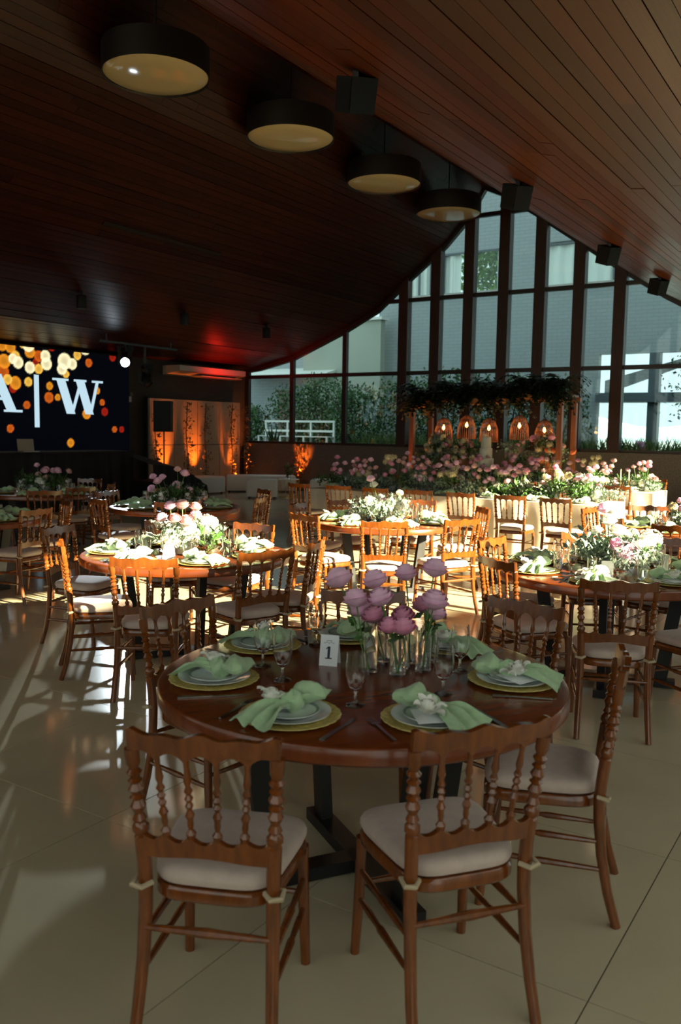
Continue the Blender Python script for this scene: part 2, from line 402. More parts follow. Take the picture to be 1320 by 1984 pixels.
# (y, z, radius, colour, intensity) in wall metres
for (px, py, r, c) in [(20, 672, 12, 2), (8, 700, 14, 2), (30, 690, 10, 3), (55, 668, 14, 4), (58, 682, 12, 2), (88, 690, 12, 4), (90, 705, 13, 4), (75, 690, 11, 1), (112, 668, 9, 1),
                       (125, 700, 17, 4), (120, 715, 12, 4), (140, 705, 12, 4), (150, 688, 10, 3), (165, 675, 14, 4), (172, 703, 9, 1), (218, 692, 9, 0), (35, 702, 12, 4), (58, 712, 12, 4), (75, 715, 10, 3), (25, 695, 10, 4),
                       (30, 742, 13, 2), (25, 752, 9, 0), (15, 735, 10, 3), (55, 740, 9, 3), (128, 725, 8, 3), (96, 748, 8, 2), (95, 770, 11, 1), (112, 770, 7, 2), (52, 785, 8, 1), (20, 830, 8, 1),
                       (188, 757, 8, 2), (198, 780, 7, 1), (203, 798, 9, 0), (168, 802, 11, 2), (137, 858, 9, 2), (222, 832, 7, 1), (236, 832, 7, 0), (4, 670, 10, 2), (5, 720, 14, 1), (45, 665, 10, 3), (150, 665, 9, 3), (100, 672, 9, 0), (70, 702, 8, 0), (180, 668, 8, 4)]:
    # screen is parallel to Y: column -> y, row -> z measured at the wall
    t_ = (px-660)/F_PX; yw = -XS*(cos(YAW)+0*t_+t_*sin(YAW)/1)/(sin(YAW)-t_*cos(YAW)) if False else None
    dv = _f+_R*((px-660)/F_PX)-_U*((py-992)/F_PX); k_ = XS/dv.x; yw = dv.y*k_; zw = EYE+dv.z*k_
    bok.append((yw-11.5, zw-.95, r*1.0/88, c))
for _ in range(60): bok.append((br_.uniform(-4.4, -.6), br_.gauss(1.9, .5), br_.uniform(.08, .17), br_.choice([0, 1, 2, 3, 4])))
COLS = [(.30, .012, .004), (.55, .10, .008), (.70, .25, .015), (.85, .48, .07), (.95, .85, .50)]
sm = MB().grid(lambda u, v: (0, -4.45+Wd*u-.0, v*Hh), NY, NZ)
me = sm.mesh('screen_face', 'led_face', False)
ca = me.color_attributes.new('picture', 'FLOAT_COLOR', 'POINT')
import numpy as np
V = np.array(sm.v); colr = np.zeros((len(V), 4)); colr[:, 3] = 1; colr[:, :3] = (.0008, .0013, .0030)
for (yy, zz, r, c) in bok:
    d = np.hypot(V[:, 1]-yy, V[:, 2]-zz)/r; w = np.clip((1.0-d)*10, 0, 1)*(.55+.45*np.clip(d, 0, 1)**2)
    colr[:, :3] = np.maximum(colr[:, :3], w[:, None]*np.array(COLS[c])) + w[:, None]*np.array(COLS[c])*.35
colr[:, :3] = np.minimum(colr[:, :3], 1.2)
ca.data.foreach_set('color', colr.ravel())
link('screen_face', me, scr)
def poly(name, outline, m, parent, th=.012):
    n = len(outline); v = [(0, y, z) for y, z in outline]+[(th, y, z) for y, z in outline]
    f = [tuple(range(n-1, -1, -1)), tuple(range(n, 2*n))]+[(i, (i+1) % n, n+(i+1) % n, n+i) for i in range(n)]
    return MB().add(v, f).build(name, m, parent, False)
def letters(y0, y1, z0, z1):
    pass
def quad(a, b, wa): return [(a[0]-wa/2, a[1]), (a[0]+wa/2, a[1]), (b[0]+wa/2, b[1]), (b[0]-wa/2, b[1])]
LB, LT_ = 2.0-.95, 2.80-.95
def sub(name, quads):
    mb = MB()
    for k, q in enumerate(quads):
        n = len(q); x0 = .004+.0007*k; v = [(x0, y, z) for y, z in q]+[(x0+.012, y, z) for y, z in q]
        mb.add(v, [tuple(range(n-1, -1, -1)), tuple(range(n, 2*n))]+[(i, (i+1) % n, n+(i+1) % n, n+i) for i in range(n)])
    return mb.build(name, 'letter_white', scr, False)
wy = 12.72-11.5
sub('letter', [quad((wy+.24, LT_), (wy+.53, LB), .24), quad((wy+.84, LT_), (wy+.56, LB), .08), quad((wy+.79, LT_), (wy+1.07, LB), .24), quad((wy+1.32, LT_), (wy+1.10, LB), .08),
               [(wy+.02, LT_-.05), (wy+.46, LT_-.05), (wy+.46, LT_), (wy+.02, LT_)], [(wy+.62, LT_-.05), (wy+.98, LT_-.05), (wy+.98, LT_), (wy+.62, LT_)], [(wy+1.15, LT_-.05), (wy+1.48, LT_-.05), (wy+1.48, LT_), (wy+1.15, LT_)]])
ay = 10.75-11.5
sub('letter', [quad((ay+.55, LT_), (ay+.93, LB), .24), quad((ay+.55, LT_), (ay+.18, LB), .08), [(ay+.28, LB+.25), (ay+.82, LB+.25), (ay+.82, LB+.31), (ay+.28, LB+.31)],
               [(ay, LB), (ay+.36, LB), (ay+.36, LB+.05), (ay, LB+.05)], [(ay+.72, LB), (ay+1.18, LB), (ay+1.18, LB+.05), (ay+.72, LB+.05)]])
sub('divider_bar', [[(12.25-11.5, 1.68-.95), (12.37-11.5, 1.68-.95), (12.37-11.5, 2.84-.95), (12.25-11.5, 2.84-.95)]])

# leaf scatter used by vines, hedges, foliage
def leaves(n, place, size, r_, up=.3, aspect=.5):
    mb = MB()
    for _ in range(n):
        p = Vector(place(r_)); d = Vector((r_.gauss(0, 1), r_.gauss(0, 1), r_.gauss(up, 1))).normalized()
        s_ = size*r_.uniform(.6, 1.3); x = d.orthogonal().normalized(); x.rotate(Quaternion(d, r_.uniform(0, 6.28))); nrm = d.cross(x)
        w = s_*aspect/2
        mb.add([p, p+d*s_*.5+x*w-nrm*s_*.06, p+d*s_, p+d*s_*.5-x*w-nrm*s_*.06], [(0, 1, 2), (0, 2, 3)])
    return mb
# backdrop panels with vines and uplights
bd = thing('backdrop_panel_wall', 'cream panelled backdrop lit orange from below beside the screen', 'backdrop', (-16.3, 15.85, 0))
for i in range(4):
    for j in range(2):
        y = i*.91; z = .05 if j == 0 else 1.27
        MB().box(0, .06, y+.012, y+.898, z, z+1.20).build('panel', 'panel_cream', bd, False)
MB().box(-.04, 0, 0, 3.64, 0, 2.5).build('backing', 'wall_dark', bd, False)
vr = random.Random(11)
for k, y in enumerate((15.9, 17.05, 17.78, 18.9, 19.5)):
    t = thing('climbing_vine', 'dry leafy vine climbing the cream backdrop, %s' % ['left edge', 'second from the left', 'middle one', 'fourth from the left', 'right edge by the corner'][k], 'vine', (-16.06, y, 0), 0, 'vines on the backdrop')
    MB().tube([(0, 0, 0), (.02, .03, .8), (0, -.03, 1.6), (.01, .02, 2.4)], .012, 6).build('vine_stem', 'trunk', t)
    tag(leaves(260, lambda r: (abs(r.gauss(0.02, .05)), r.gauss(0, .07+.05*(r.random() < .3)), r.random()**1.3*2.4), .085, vr).build('leaf_cover', 'leaf_dry', t, False), kind='stuff')
t = thing('climbing_vine', 'dry vine lit orange against the granite wall behind the ottomans', 'vine', (-14.3, 19.86, 0), 0, 'vines on the backdrop')
MB().tube([(0, 0, 0), (.03, .02, .6), (-.02, .02, 1.2)], .012, 6).build('vine_stem', 'trunk', t)
tag(leaves(200, lambda r: (r.gauss(0, .10), -abs(r.gauss(0, .04)), .1+r.random()*1.15), .09, vr).build('leaf_cover', 'leaf_dry', t, False), kind='stuff')
def spot(name, loc, target, energy, color, size, blend=.4, rad=.05, parent=None):
    l = bpy.data.lights.new(name, 'SPOT'); l.energy = energy; l.color = color; l.spot_size = radians(size); l.spot_blend = blend; l.shadow_soft_size = rad
    o = bpy.data.objects.new(name, l); COL.objects.link(o); o.location = loc
    o.rotation_euler = (Vector(target)-Vector(loc)).to_track_quat('-Z', 'Y').to_euler(); return o
UP = [(16.35, 'behind the loudspeaker stand'), (17.5, 'below the middle of the backdrop'), (18.95, 'near the right end of the backdrop'), (19.62, 'in the corner by the granite wall')]
for y, where in UP:
    t = thing('uplight', 'small black floor uplight glowing orange %s' % where, 'uplight', (-15.85, y, 0), 0, 'orange uplights')
    MB().lathe([(.07, 0), (.09, .02), (.09, .14), (.08, .15)], 16, cap1=False).build('can', 'plastic_black', t)
    MB().lathe([(.075, .145), (.001, .15)], 16, cap0=False, cap1=False).build('lens', 'uplight_lens', t)
    spot('uplight_beam', (-15.85, y, .2), (-16.25, y, 1.3), 330, (1, .19, .015), 40, .95)
t = thing('uplight', 'small black floor uplight glowing orange below the granite wall', 'uplight', (-14.3, 19.62, 0), 0, 'orange uplights')
MB().lathe([(.07, 0), (.09, .02), (.09, .14), (.08, .15)], 16, cap1=False).build('can', 'plastic_black', t)
MB().lathe([(.075, .145), (.001, .15)], 16, cap0=False, cap1=False).build('lens', 'uplight_lens', t)
spot('uplight_beam', (-14.3, 19.55, .2), (-14.3, 19.95, 1.0), 420, (1, .17, .015), 40, .95)
spot('red_wash_beam', (-15.3, 17.9, 2.55), (-15.2, 18.2, 3.7), 110, (1, .02, .01), 150, .9)
# air conditioner
ac = thing('air_conditioner', 'long white wall air conditioner under the ceiling, lit orange', 'air conditioner', (-16.5, 16.6, 3.12))
q = MB().box(0, .62, 0, 2.7, 0, .24); q.v = [(x, y, z+(.10 if x > .3 and z < .1 else 0)) for x, y, z in q.v]; q.build('casing', 'ac_white', ac, False)
for k in range(3): MB().box(.08+.12*k, .16+.12*k, 1.0, 2.5, -.012+.016*k, .004+.016*k+.008).build('louvre', 'grille', ac, False)
MB().box(.05, .56, .9, 2.6, .0, .02).build('grille_frame', 'ac_white', ac, False)
# emergency light
em = thing('emergency_light', 'small twin-head emergency light on the wall beside the screen', 'emergency light', (-16.5, 15.3, 2.35))
MB().box(0, .07, -.12, .12, 0, .14).build('case', 'ac_white', em, False)
for s_ in (-1, 1): MB().lathe([(.03, 0), (.05, .04), (.05, .06)], 14).xf(Matrix.Translation((.05, s_*.08, .2)) @ Matrix.Rotation(pi/2, 4, 'Y')).build('lamp_head', 'grille', em)
# loudspeaker and stand
ls = thing('speaker_stand', 'black tripod speaker stand in front of the cream backdrop', 'stand', (-14.6, 14.72, 0))
MB().lathe([(.018, .25), (.018, 1.62)], 10).build('pole', 'steel_black', ls)
for k in range(3):
    a = k*2*pi/3+.4; MB().tube([(0, 0, .62), (.42*cos(a), .42*sin(a), .012)], .012, 8).build('leg', 'steel_black', ls)
sp = thing('loudspeaker', 'black loudspeaker cabinet on the tripod stand', 'speaker', (-14.6, 14.72, 1.62), radians(28))
q = MB().box(-.2, .2, -.18, .18, 0, .72); q.v = [(x*(.86 if y > 0 else 1), y, z) for x, y, z in q.v]; q.build('cabinet', 'plastic_black', sp, False)
MB().box(-.18, .18, -.195, -.181, .03, .69).build('grille', 'speaker_grey', sp, False)
# moving heads
def moving_head(loc, aim, label, lit, top):
    t = thing('moving_head_light', label, 'stage light', loc)
    d = Vector(aim).normalized(); qt = d.to_track_quat('Z', 'Y').to_matrix().to_4x4()
    MB().box(-.14, .14, -.12, .12, .24, .36).build('base', 'plastic_black', t, False)
    for s_ in (-1, 1): MB().box(-.05, .05, s_*.15-.02, s_*.15+.02, -.06, .30).build('yoke_arm', 'plastic_black', t, False)
    MB().lathe([(.08, -.16), (.12, -.10), (.12, .12), (.105, .16)], 20, cap1=False).xf(qt).build('head', 'plastic_black', t)
    MB().lathe([(.10, .15), (.001, .155)], 20, cap0=False, cap1=False).xf(qt).build('lens', 'stage_lens' if lit else 'drink_glass', t)
    MB().bar((0, 0, .36), (0, 0, top), .04, .04).build('clamp', 'steel_black', t, False)
SL = Vector((-14.85, 13.75, 3.18)); T2C = (-4.45, 4.72)
tgt = Vector((-4.6, 4.2, .12))
moving_head(SL, Vector((0, 0, EYE))-SL, 'lit moving-head stage light glaring white at the screen corner', True, .43)
moving_head((-14.85, 14.36, 2.83), (.8, .2, -1), 'unlit moving-head stage light hanging right of the glaring one', False, .77)
sb = spot('stage_beam', SL+(tgt-SL).normalized()*.3, tgt, 4600, (.80, .93, 1), 6.2, .3, .05)
truss = thing('stage_truss', 'thin black truss bar carrying the stage lights', 'truss', (-14.85, 13.0, 3.5))
tm_ = MB().bar((0, 0, .10), (0, 2.4, .10), .05, .05).build('chord', 'steel_black', truss, False)
for yy in (.2, 2.2): MB().bar((0, yy, .1), (0, yy, zc(-14.9)-3.5+.02), .03, .03).build('hanger', 'steel_black', truss, False)
# black dj booth, draped table and laptop
bt = thing('dj_booth', 'long black cloth-covered booth in front of the screen', 'booth', (-14.6, 8.2, 0))
MB().grid(lambda u, v: (.55+.025*sin(u*90), u*5.0, v*1.16), 160, 2).build('front_drape', 'black_cloth', bt)
MB().box(-.35, .60, -.02, 5.02, 1.16, 1.20).build('top', 'black_cloth', bt, False)
MB().grid(lambda u, v: (-.35+.9*u, 5.0+.02*sin(u*25), v*1.16), 40, 2).build('side_drape', 'black_cloth', bt)
dr = thing('draped_stack', 'black cloth draped over a sloping stack beside the booth', 'cloth', (-13.8, 13.5, 0))
def dfn(u, v):
    th = v; hgt = 1.05-.55*u**2
    return (0.5+.28*(1-th)*1.0+.02*sin(u*40), -.3+1.9*u, hgt*th) if v < 1 else (0.0, -.3+1.9*u, hgt)
MB().grid(lambda u, v: (-.4 if v > .99 else .45+.12*(1-v)+.02*sin(u*45), -.4+1.7*u, (1.12-.62*u**2.2)*min(1, v*1.02)), 48, 5).build('drape', 'black_cloth', dr)
MB().box(-.4, .40, -.38, .9, 0, .55).build('stack', 'plastic_black', dr, False)
lp = thing('laptop', 'open silver laptop with its lid towards the room on the black booth', 'laptop', (-14.4, 10.75, 1.20), radians(-100))
MB().box(-.17, .17, -.03, .2, 0, .016).build('base', 'laptop_silver', lp, False)
MB().bar((0, -.03, .016), (0, -.07, .25), .34, .008, (0, 1, 0)).build('lid', 'laptop_silver', lp, False)
MB().lathe([(.02, 0), (.02, .003)], 14).xf(Matrix.Translation((0, -.062, .14)) @ Matrix.Rotation(radians(100), 4, 'X')).build('lid_emblem', 'plastic_black', lp)

# ------------------------------------------------------------------ seats by the backdrop
def ottoman(x, y, w, d, h, rz, label, r=.05):
    mb = MB(); n = 6
    ring = []
    for (cx, cy, a0) in ((w/2-r, d/2-r, 0), (-w/2+r, d/2-r, pi/2), (-w/2+r, -d/2+r, pi), (w/2-r, -d/2+r, 3*pi/2)):
        for k in range(n): a = a0+pi/2*k/(n-1); ring.append((cx, cy, cos(a)*r, sin(a)*r))
    lv = [(1, .04), (1, h-r), (.7, h-r*.3), (0, h)]; v = []
    for s_, z in lv: v += [(cx+ex*s_ , cy+ey*s_, z) for cx, cy, ex, ey in ring]
    m = len(ring); f = [(i*m+k, i*m+(k+1) % m, (i+1)*m+(k+1) % m, (i+1)*m+k) for i in range(len(lv)-1) for k in range(m)]
    f += [tuple(range(m-1, -1, -1)), tuple((len(lv)-1)*m+k for k in range(m))]
    t = thing('ottoman', label, 'ottoman', (x, y, 0), rz, 'white ottomans by the backdrop')
    mb.add(v, f).build('body', 'ottoman', t)
    for sx_ in (-1, 1):
        for sy_ in (-1, 1): MB().lathe([(.025, 0), (.03, .045)], 10, (sx_*(w/2-.08), sy_*(d/2-.08), 0)).build('foot', 'steel_black', t)
ottoman(-14.7, 18.55, 1.9, .75, .45, radians(40), 'long white ottoman at the back below the granite wall')
ottoman(-15.35, 16.6, .75, 1.6, .45, radians(0), 'white bench ottoman along the lit cream backdrop')
ottoman(-13.35, 16.9, .78, .6, .46, radians(35), 'white cube ottoman nearest the dining tables')
ottoman(-12.35, 18.3, .8, .7, .45, radians(30), 'white ottoman right of the wire side table')
wt = thing('wire_side_table', 'round wire side table with thin gold rods among the ottomans', 'side table', (-13.0, 17.55, 0))
MB().lathe([(.26, .44), (.27, .45), (.26, .46)], 28).build('top', 'ottoman', wt)
for k in range(10):
    a = k*pi/5; MB().tube([(.25*cos(a), .25*sin(a), 0), (.25*cos(a), .25*sin(a), .44)], .006, 6).build('rod', 'gold', wt)
MB().lathe([(.245, 0), (.255, 0), (.255, .012), (.245, .012)], 28, cap0=False, cap1=False).build('base_ring', 'gold', wt)
vs_ = thing('glass_vase', 'small glass vase with green sprigs on the wire side table', 'vase', (-13.0, 17.55, .46))
MB().lathe([(.04, 0), (.05, .01), (.05, .18)], 16, cap1=False).build('vessel', 'drink_glass', vs_)
tag(leaves(60, lambda r: (r.gauss(0, .06), r.gauss(0, .06), r.uniform(.1, .34)), .09, vr).build('foliage', 'leaf', vs_, False), kind='stuff')

# ------------------------------------------------------------------ chairs
def make_chair(ch):
    W2 = .183
    def post_y(z): return -.205-.055*max(0, (z-.45)/.45)**1.2 if z > .45 else -.205-.075*((.45-z)/.45)**2.0
    def post_x(z): return W2+.022*max(0, (z-.5)/.42)
    bow = lambda x: -.022*(1-(x/.2)**2)
    # turned rear posts
    for s_ in (-1, 1):
        path, rad = [], []
        zs = [0, .12, .25, .38, .45, .52, .60]
        for z in zs: path.append((s_*(post_x(z)+.012*max(0, (.3-z)/.3)), post_y(z), z)); rad.append(.0165+.004*min(1, z/.45))
        tz = [.605, .615, .63, .642, .65, .668, .69, .708, .716, .724, .74, .757, .765, .773, .79, .80, .815, .84, .86]
        tr = [.015, .023, .023, .0135, .020, .0125, .022, .0125, .021, .0125, .022, .0125, .021, .0125, .022, .013, .019, .020, .020]
        for z, r in zip(tz, tr): path.append((s_*post_x(z), post_y(z), z)); rad.append(r)
        MB().tube(path, rad, 10).build('rear_leg', 'chair_wood', ch)
    # crest rail with scalloped lower edge
    n = 60; top = []; bot = []
    for k in range(n+1):
        u = -1+2*k/n; x = u*.212
        zt = .912+.005*cos(u*2*pi)+.0045*cos(u*pi*4)-.10*max(0, abs(u)-.94)
        ph = (u*.5+.5)*5
        zb = .833+.028*abs(sin(ph*pi))**.7-(.006 if abs(u) > .95 else 0)
        top.append((x, zt)); bot.append((x, zb))
    MB().slab(top, bot, lambda p, sd_: (p[0], post_y(p[1])+bow(p[0])+sd_*.011, p[1])).build('crest_rail', 'chair_wood', ch)
    top = []; bot = []
    for k in range(n+1):
        u = -1+2*k/n; x = u*(W2+.004); ph = (u*.5+.5)*5
        top.append((x, .622-.022*abs(sin(ph*pi))**.8)); bot.append((x, .553+.008*cos(u*pi)))
    MB().slab(top, bot, lambda p, sd_: (p[0], post_y(p[1])+bow(p[0])+sd_*.010, p[1])).build('lower_rail', 'chair_wood', ch)
    for k in range(4):
        u = -.6+.4*k; x0, x1 = u*W2, u*.212
        zz = [.610, .63, .642, .655, .672, .684, .70, .712, .722, .733, .744, .755, .768, .785, .80, .82, .845, .862]
        rr = [.010, .0145, .0065, .009, .0085, .0135, .0065, .012, .0065, .0125, .0065, .0125, .0068, .0115, .0095, .0075, .009, .011]
        path = [(x0+(x1-x0)*(z-.615)/.25, post_y(z)+bow(x0), z) for z in zz]
        MB().tube(path, rr, 8).build('spindle', 'chair_wood', ch)
    # seat ring and cushion (rounded trapezoid)
    def outline(sc, n=40):
        o = []
        for k in range(n):
            a = 2*pi*k/n; c_, s_ = cos(a), sin(a); e = .42
            x = (abs(c_)**e)*(1 if c_ > 0 else -1); y = (abs(s_)**e)*(1 if s_ > 0 else -1)
            o.append((x*(.192+.022*y)*sc, .0+y*.20*sc))
        return o
    def stack(levels, name, m):
        v = []; n = 40
        for sc, z in levels: v += [(x, y, z) for x, y in outline(sc)]
        f = [(i*n+k, i*n+(k+1) % n, (i+1)*n+(k+1) % n, (i+1)*n+k) for i in range(len(levels)-1) for k in range(n)]
        f += [tuple(range(n-1, -1, -1)), tuple((len(levels)-1)*n+k for k in range(n))]
        return MB().add(v, f).build(name, m, ch)
    stack([(1.0, .405), (1.03, .412), (1.03, .438), (1.0, .446)], 'seat', 'chair_wood')
    stack([(.93, .447), (1.0, .455), (1.03, .470), (1.03, .480), (1.0, .493), (.92, .502), (.7, .508), (.3, .510)], 'cushion', 'cushion')
    for s_ in (-1, 1):
        MB().tube([(s_*.185, .175, .41), (s_*.187, .178, .36), (s_*.19, .185, .2), (s_*.195, .20, 0)], [.021, .0175, .018, .0155], 10).build('front_leg', 'chair_wood', ch)
        for zf, zr in ((.30, .30), (.20, .20)):
            MB().tube([(s_*.190, .182, zf), (s_*.19, .08, zf), (s_*.19, .01, zf), (s_*.19, -.01, zf), (s_*.19, -.1, zr), (s_*.19, -.215, zr)], [.008, .011, .009, .013, .011, .008], 8).build('stretcher', 'chair_wood', ch)
        MB().tube([(s_*.185, -.20, .462), (s_*.21, -.20, .468), (s_*.212, -.235, .462), (s_*.182, -.238, .458), (s_*.160, -.212, .462)], .008, 6).build('tie', 'tie', ch)
    MB().tube([(-.19, -.222, .335), (-.06, -.222, .335), (0, -.222, .335), (.06, -.222, .335), (.19, -.222, .335)], [.008, .012, .015, .012, .008], 8).build('stretcher', 'chair_wood', ch)
    MB().tube([(-.19, .183, .25), (0, .183, .25), (.19, .183, .25)], [.008, .012, .008], 8).build('stretcher', 'chair_wood', ch)
CH0 = thing('spindle_chair', '', 'chair'); make_chair(CH0); ch_used = [False]
def chair(cx, cy, ang, label, group):
    """cx, cy = crest centre, ang = outward direction (degrees) of the back"""
    a = radians(ang); ox, oy = cos(a), sin(a); loc = (cx-ox*.27, cy-oy*.27, 0); rz = a+pi/2
    if not ch_used[0]:
        ch_used[0] = True; CH0.location = loc; CH0.rotation_euler = (0, 0, rz); tag(CH0, label, None, group); return CH0
    return dup(CH0, loc, rz, label, group)

# ------------------------------------------------------------------ round tables
R_T = .78
TB = {'T1': (-1.68, 2.76, 'the foreground round table'), 'T2': (-4.45, 4.72, 'the left-centre round table'), 'T3': (-4.45, 7.72, 'the sunlit middle round table'),
      'T4': (-1.62, 5.93, 'the right-hand round table'), 'T8': (-1.7, 9.15, 'the far right-edge round table'), 'T5': (-7.25, 7.5, 'the far left rose table'),
      'T6': (-10.06, 7.81, 'the dim booth-side table'), 'T7': (-7.9, 5.1, 'the left-edge round table')}
TL = {'T1': 'large round wooden table in the foreground with number 1 card', 'T2': 'round wooden table left of centre in the white stage light', 'T3': 'round wooden table in full sun in the middle of the hall',
      'T4': 'round wooden table on the right with dusty green centrepiece', 'T8': 'round wooden table at the right edge beyond the nearer right one', 'T5': 'shaded round wooden table far left behind the stage-lit one',
      'T6': 'dim round wooden table in front of the black booth', 'T7': 'round wooden table mostly cut off by the left edge'}
tb0 = None
for k, (x, y, nm) in TB.items():
    if tb0 is None:
        tb0 = thing('round_dining_table', TL[k], 'table', (x, y, 0), radians(57), 'round dining tables')
        MB().lathe([(R_T-.03, .715), (R_T-.008, .718), (R_T, .726), (R_T, .768), (R_T-.006, .777), (R_T-.02, .78)], 96).build('tabletop', 'table_wood', tb0)
        for q in range(4):
            a = q*pi/2; c_, s_ = cos(a), sin(a)
            MB().bar((.46*c_, .46*s_, .715), (.36*c_, .36*s_, .03), .085, .05, (-s_, c_, 0)).build('leg', 'steel_black', tb0, False)
            MB().bar((.0, .0, .03), (.46*c_, .46*s_, .03), .085, .05).build('foot_bar', 'steel_black', tb0, False)
            MB().bar((.0, .0, .695), (.5*c_, .5*s_, .695), .085, .035).build('top_bar', 'steel_black', tb0, False)
    else: dup(tb0, (x, y, 0), radians(12+rnd.choice([0, 25, 45, 60])), TL[k])

def side_name(dx, dy, used=None):
    r_ = dx*_r.x+dy*_r.y; f_ = dx*-sin(YAW)+dy*cos(YAW); a = math.degrees(atan2(f_, r_)) % 360
    names = [(0, 'right'), (45, 'back right'), (90, 'back'), (135, 'back left'), (180, 'left'), (225, 'front left'), (270, 'front'), (315, 'front right')]
    order = sorted(names, key=lambda n: min((a-n[0]) % 360, (n[0]-a) % 360))
    for b, n in order:
        if used is None or n not in used:
            if used is not None: used.add(n)
            return n
CHAIRS = {  # crest centre and outward angle of the back; None = radial
 'T1': [(-1.485, 1.63, 294), (-.905, 2.14, 322), (-.78, 3.10, 16), (-1.44, 3.87, 76), (-2.21, 3.62, 122), (-2.78, 2.88, 172)],
 'T2': [(-3.85, 3.70, 302), (-4.80, 3.84, 232), (-5.62, 4.46, 195), (-3.46, 4.44, 338), (-3.50, 5.10, 20), (-4.55, 5.66, 92), (-5.3, 5.4, 140)],
 'T3': [(-3.80, 6.57, 302), (-4.70, 6.58, 255), (-3.33, 7.22, 335), (-3.68, 8.50, 42), (-4.69, 8.92, 100), (-5.34, 8.32, 145), (-5.47, 7.55, 190)],
 'T4': [(-1.24, 4.75, 292), (-2.12, 5.10, 235), (-2.56, 6.05, 175), (-2.08, 6.92, 118), (-1.40, 7.00, 78), (-.60, 6.2, 15), (-.72, 5.35, 325)],
 'T8': [(-1.62, 8.02, 272), (-2.32, 8.45, 225), (-2.80, 9.30, 175), (-2.32, 10.08, 125), (-1.5, 10.25, 80)],
 'T5': [(-6.28, 7.95, 20), (-7.02, 8.95, 62), (-8.20, 8.25, 140), (-8.28, 7.35, 190), (-6.55, 6.75, 313), (-7.5, 6.5, 255)],
 'T6': [(-8.85, 6.85, 318), (-9.35, 8.40, 35), (-10.2, 6.75, 262), (-9.0, 7.55, 350), (-10.4, 8.9, 105)],
 'T7': [(-6.93, 5.28, 10), (-7.15, 4.28, 310), (-7.5, 6.1, 65)],
}
for k, L_ in CHAIRS.items():
    x, y, nm = TB[k]; used = set()
    for (cx, cy, ang) in L_:
        chair(cx, cy, ang, 'wooden spindle-back chair with beige cushion, %s of %s' % (side_name(cx-x, cy-y, used), nm), 'spindle chairs around the round tables')

# ------------------------------------------------------------------ flowers and tableware meshes
def rose_mesh(m, R=.04, seed=1):
    r_ = random.Random(seed); mb = MB()
    for n, rr, hh, curl in ((3, .30, 1.02, -.1), (4, .52, 1.06, .0), (5, .76, 1.0, .12), (5, .95, .86, .34), (6, 1.06, .66, .50)):
        for k in range(n):
            a0 = 2*pi*(k+r_.random()*.4)/n; wd = 3.3*pi/n/2
            def fn(u, v, a0=a0, wd=wd, rr=rr, hh=hh, curl=curl):
                a = a0+(u-.5)*2*wd*(.6+.4*sin(v*pi*.7)); s_ = rr*(.22+.78*sin(pi*min(1, v*1.1)*.66))+curl*max(0, v-.6)*1.2
                return (R*s_*cos(a), R*s_*sin(a), R*(1.45*hh*v-.5*curl*max(0, v-.72)*4-.05*abs(2*u-1)**3*v))
            mb.grid(fn, 6, 5)
    return mb.mesh('bloom', m)
ROSE = {c: [rose_mesh('petal_'+c, .046, s_) for s_ in (1, 2)] for c in ('pink', 'rose', 'white', 'cream', 'orange', 'blush')}
def cluster_mesh(m, R=.07, n=70, seed=3):
    r_ = random.Random(seed); mb = MB()
    for _ in range(n):
        d = Vector((r_.gauss(0, 1), r_.gauss(0, 1), r_.gauss(.35, .8))).normalized(); p = d*R*r_.uniform(.8, 1.05); x = d.orthogonal().normalized(); x.rotate(Quaternion(d, r_.random()*6)); y = d.cross(x); s_ = R*.26
        mb.add([p]+[p+d*s_*.35+(x*cos(a)+y*sin(a))*s_ for a in (0, .8, 1.57, 2.35, 3.14, 3.93, 4.71, 5.5)], [(0, 1, 2), (0, 3, 4), (0, 5, 6), (0, 7, 8)])
    mb.lathe([(R*.1, -R*.7), (R*.7, -R*.3), (R*.78, R*.1), (R*.5, R*.62), (R*.1, R*.8)], 12)
    return mb.mesh('bloom_cluster', m, False)
CLUS = {c: cluster_mesh('petal_'+c, .065, 70, 5+k) for k, c in enumerate(('white', 'cream', 'pink'))}
def lily_mesh(m):
    mb = MB()
    for k in range(6):
        a0 = k*pi/3+.1*(k % 2)
        mb.grid(lambda u, v, a0=a0: ((.012+.062*v)*cos(a0)-(u-.5)*.045*sin(v*pi*.92+.12)*sin(a0), (.012+.062*v)*sin(a0)+(u-.5)*.045*sin(v*pi*.92+.12)*cos(a0), .04*sin(v*2.0)+.012*(2*u-1)**2), 4, 5)
    return mb.mesh('lily_bloom', m)
LILY = lily_mesh('petal_white')
LEAFM = {m: [leaves(n*(2 if m == 'leaf_grey' else 1), (lambda r: (r.gauss(0, .07), r.gauss(0, .07), r.gauss(.0, .045))), .05 if m == 'leaf_grey' else .07, random.Random(20+s_), .5).mesh('foliage', m, False) for s_, n in ((0, 70), (1, 90))] for m in ('leaf', 'leaf_grey')}
def rose_stem(parent, base, top, colour, scale=1, r_=rnd):
    b, t = Vector(base), Vector(top); mid = (b+t)/2+Vector((r_.gauss(0, .008), r_.gauss(0, .008), 0))
    MB().tube([b, mid, t], .0032, 6).build('stem', 'stem', parent)
    d = (t-mid).normalized(); ro = d.to_track_quat('Z', 'Y').to_euler()
    link('rose', r_.choice(ROSE[colour]), parent, t, ro, scale*r_.uniform(.85, 1.12))
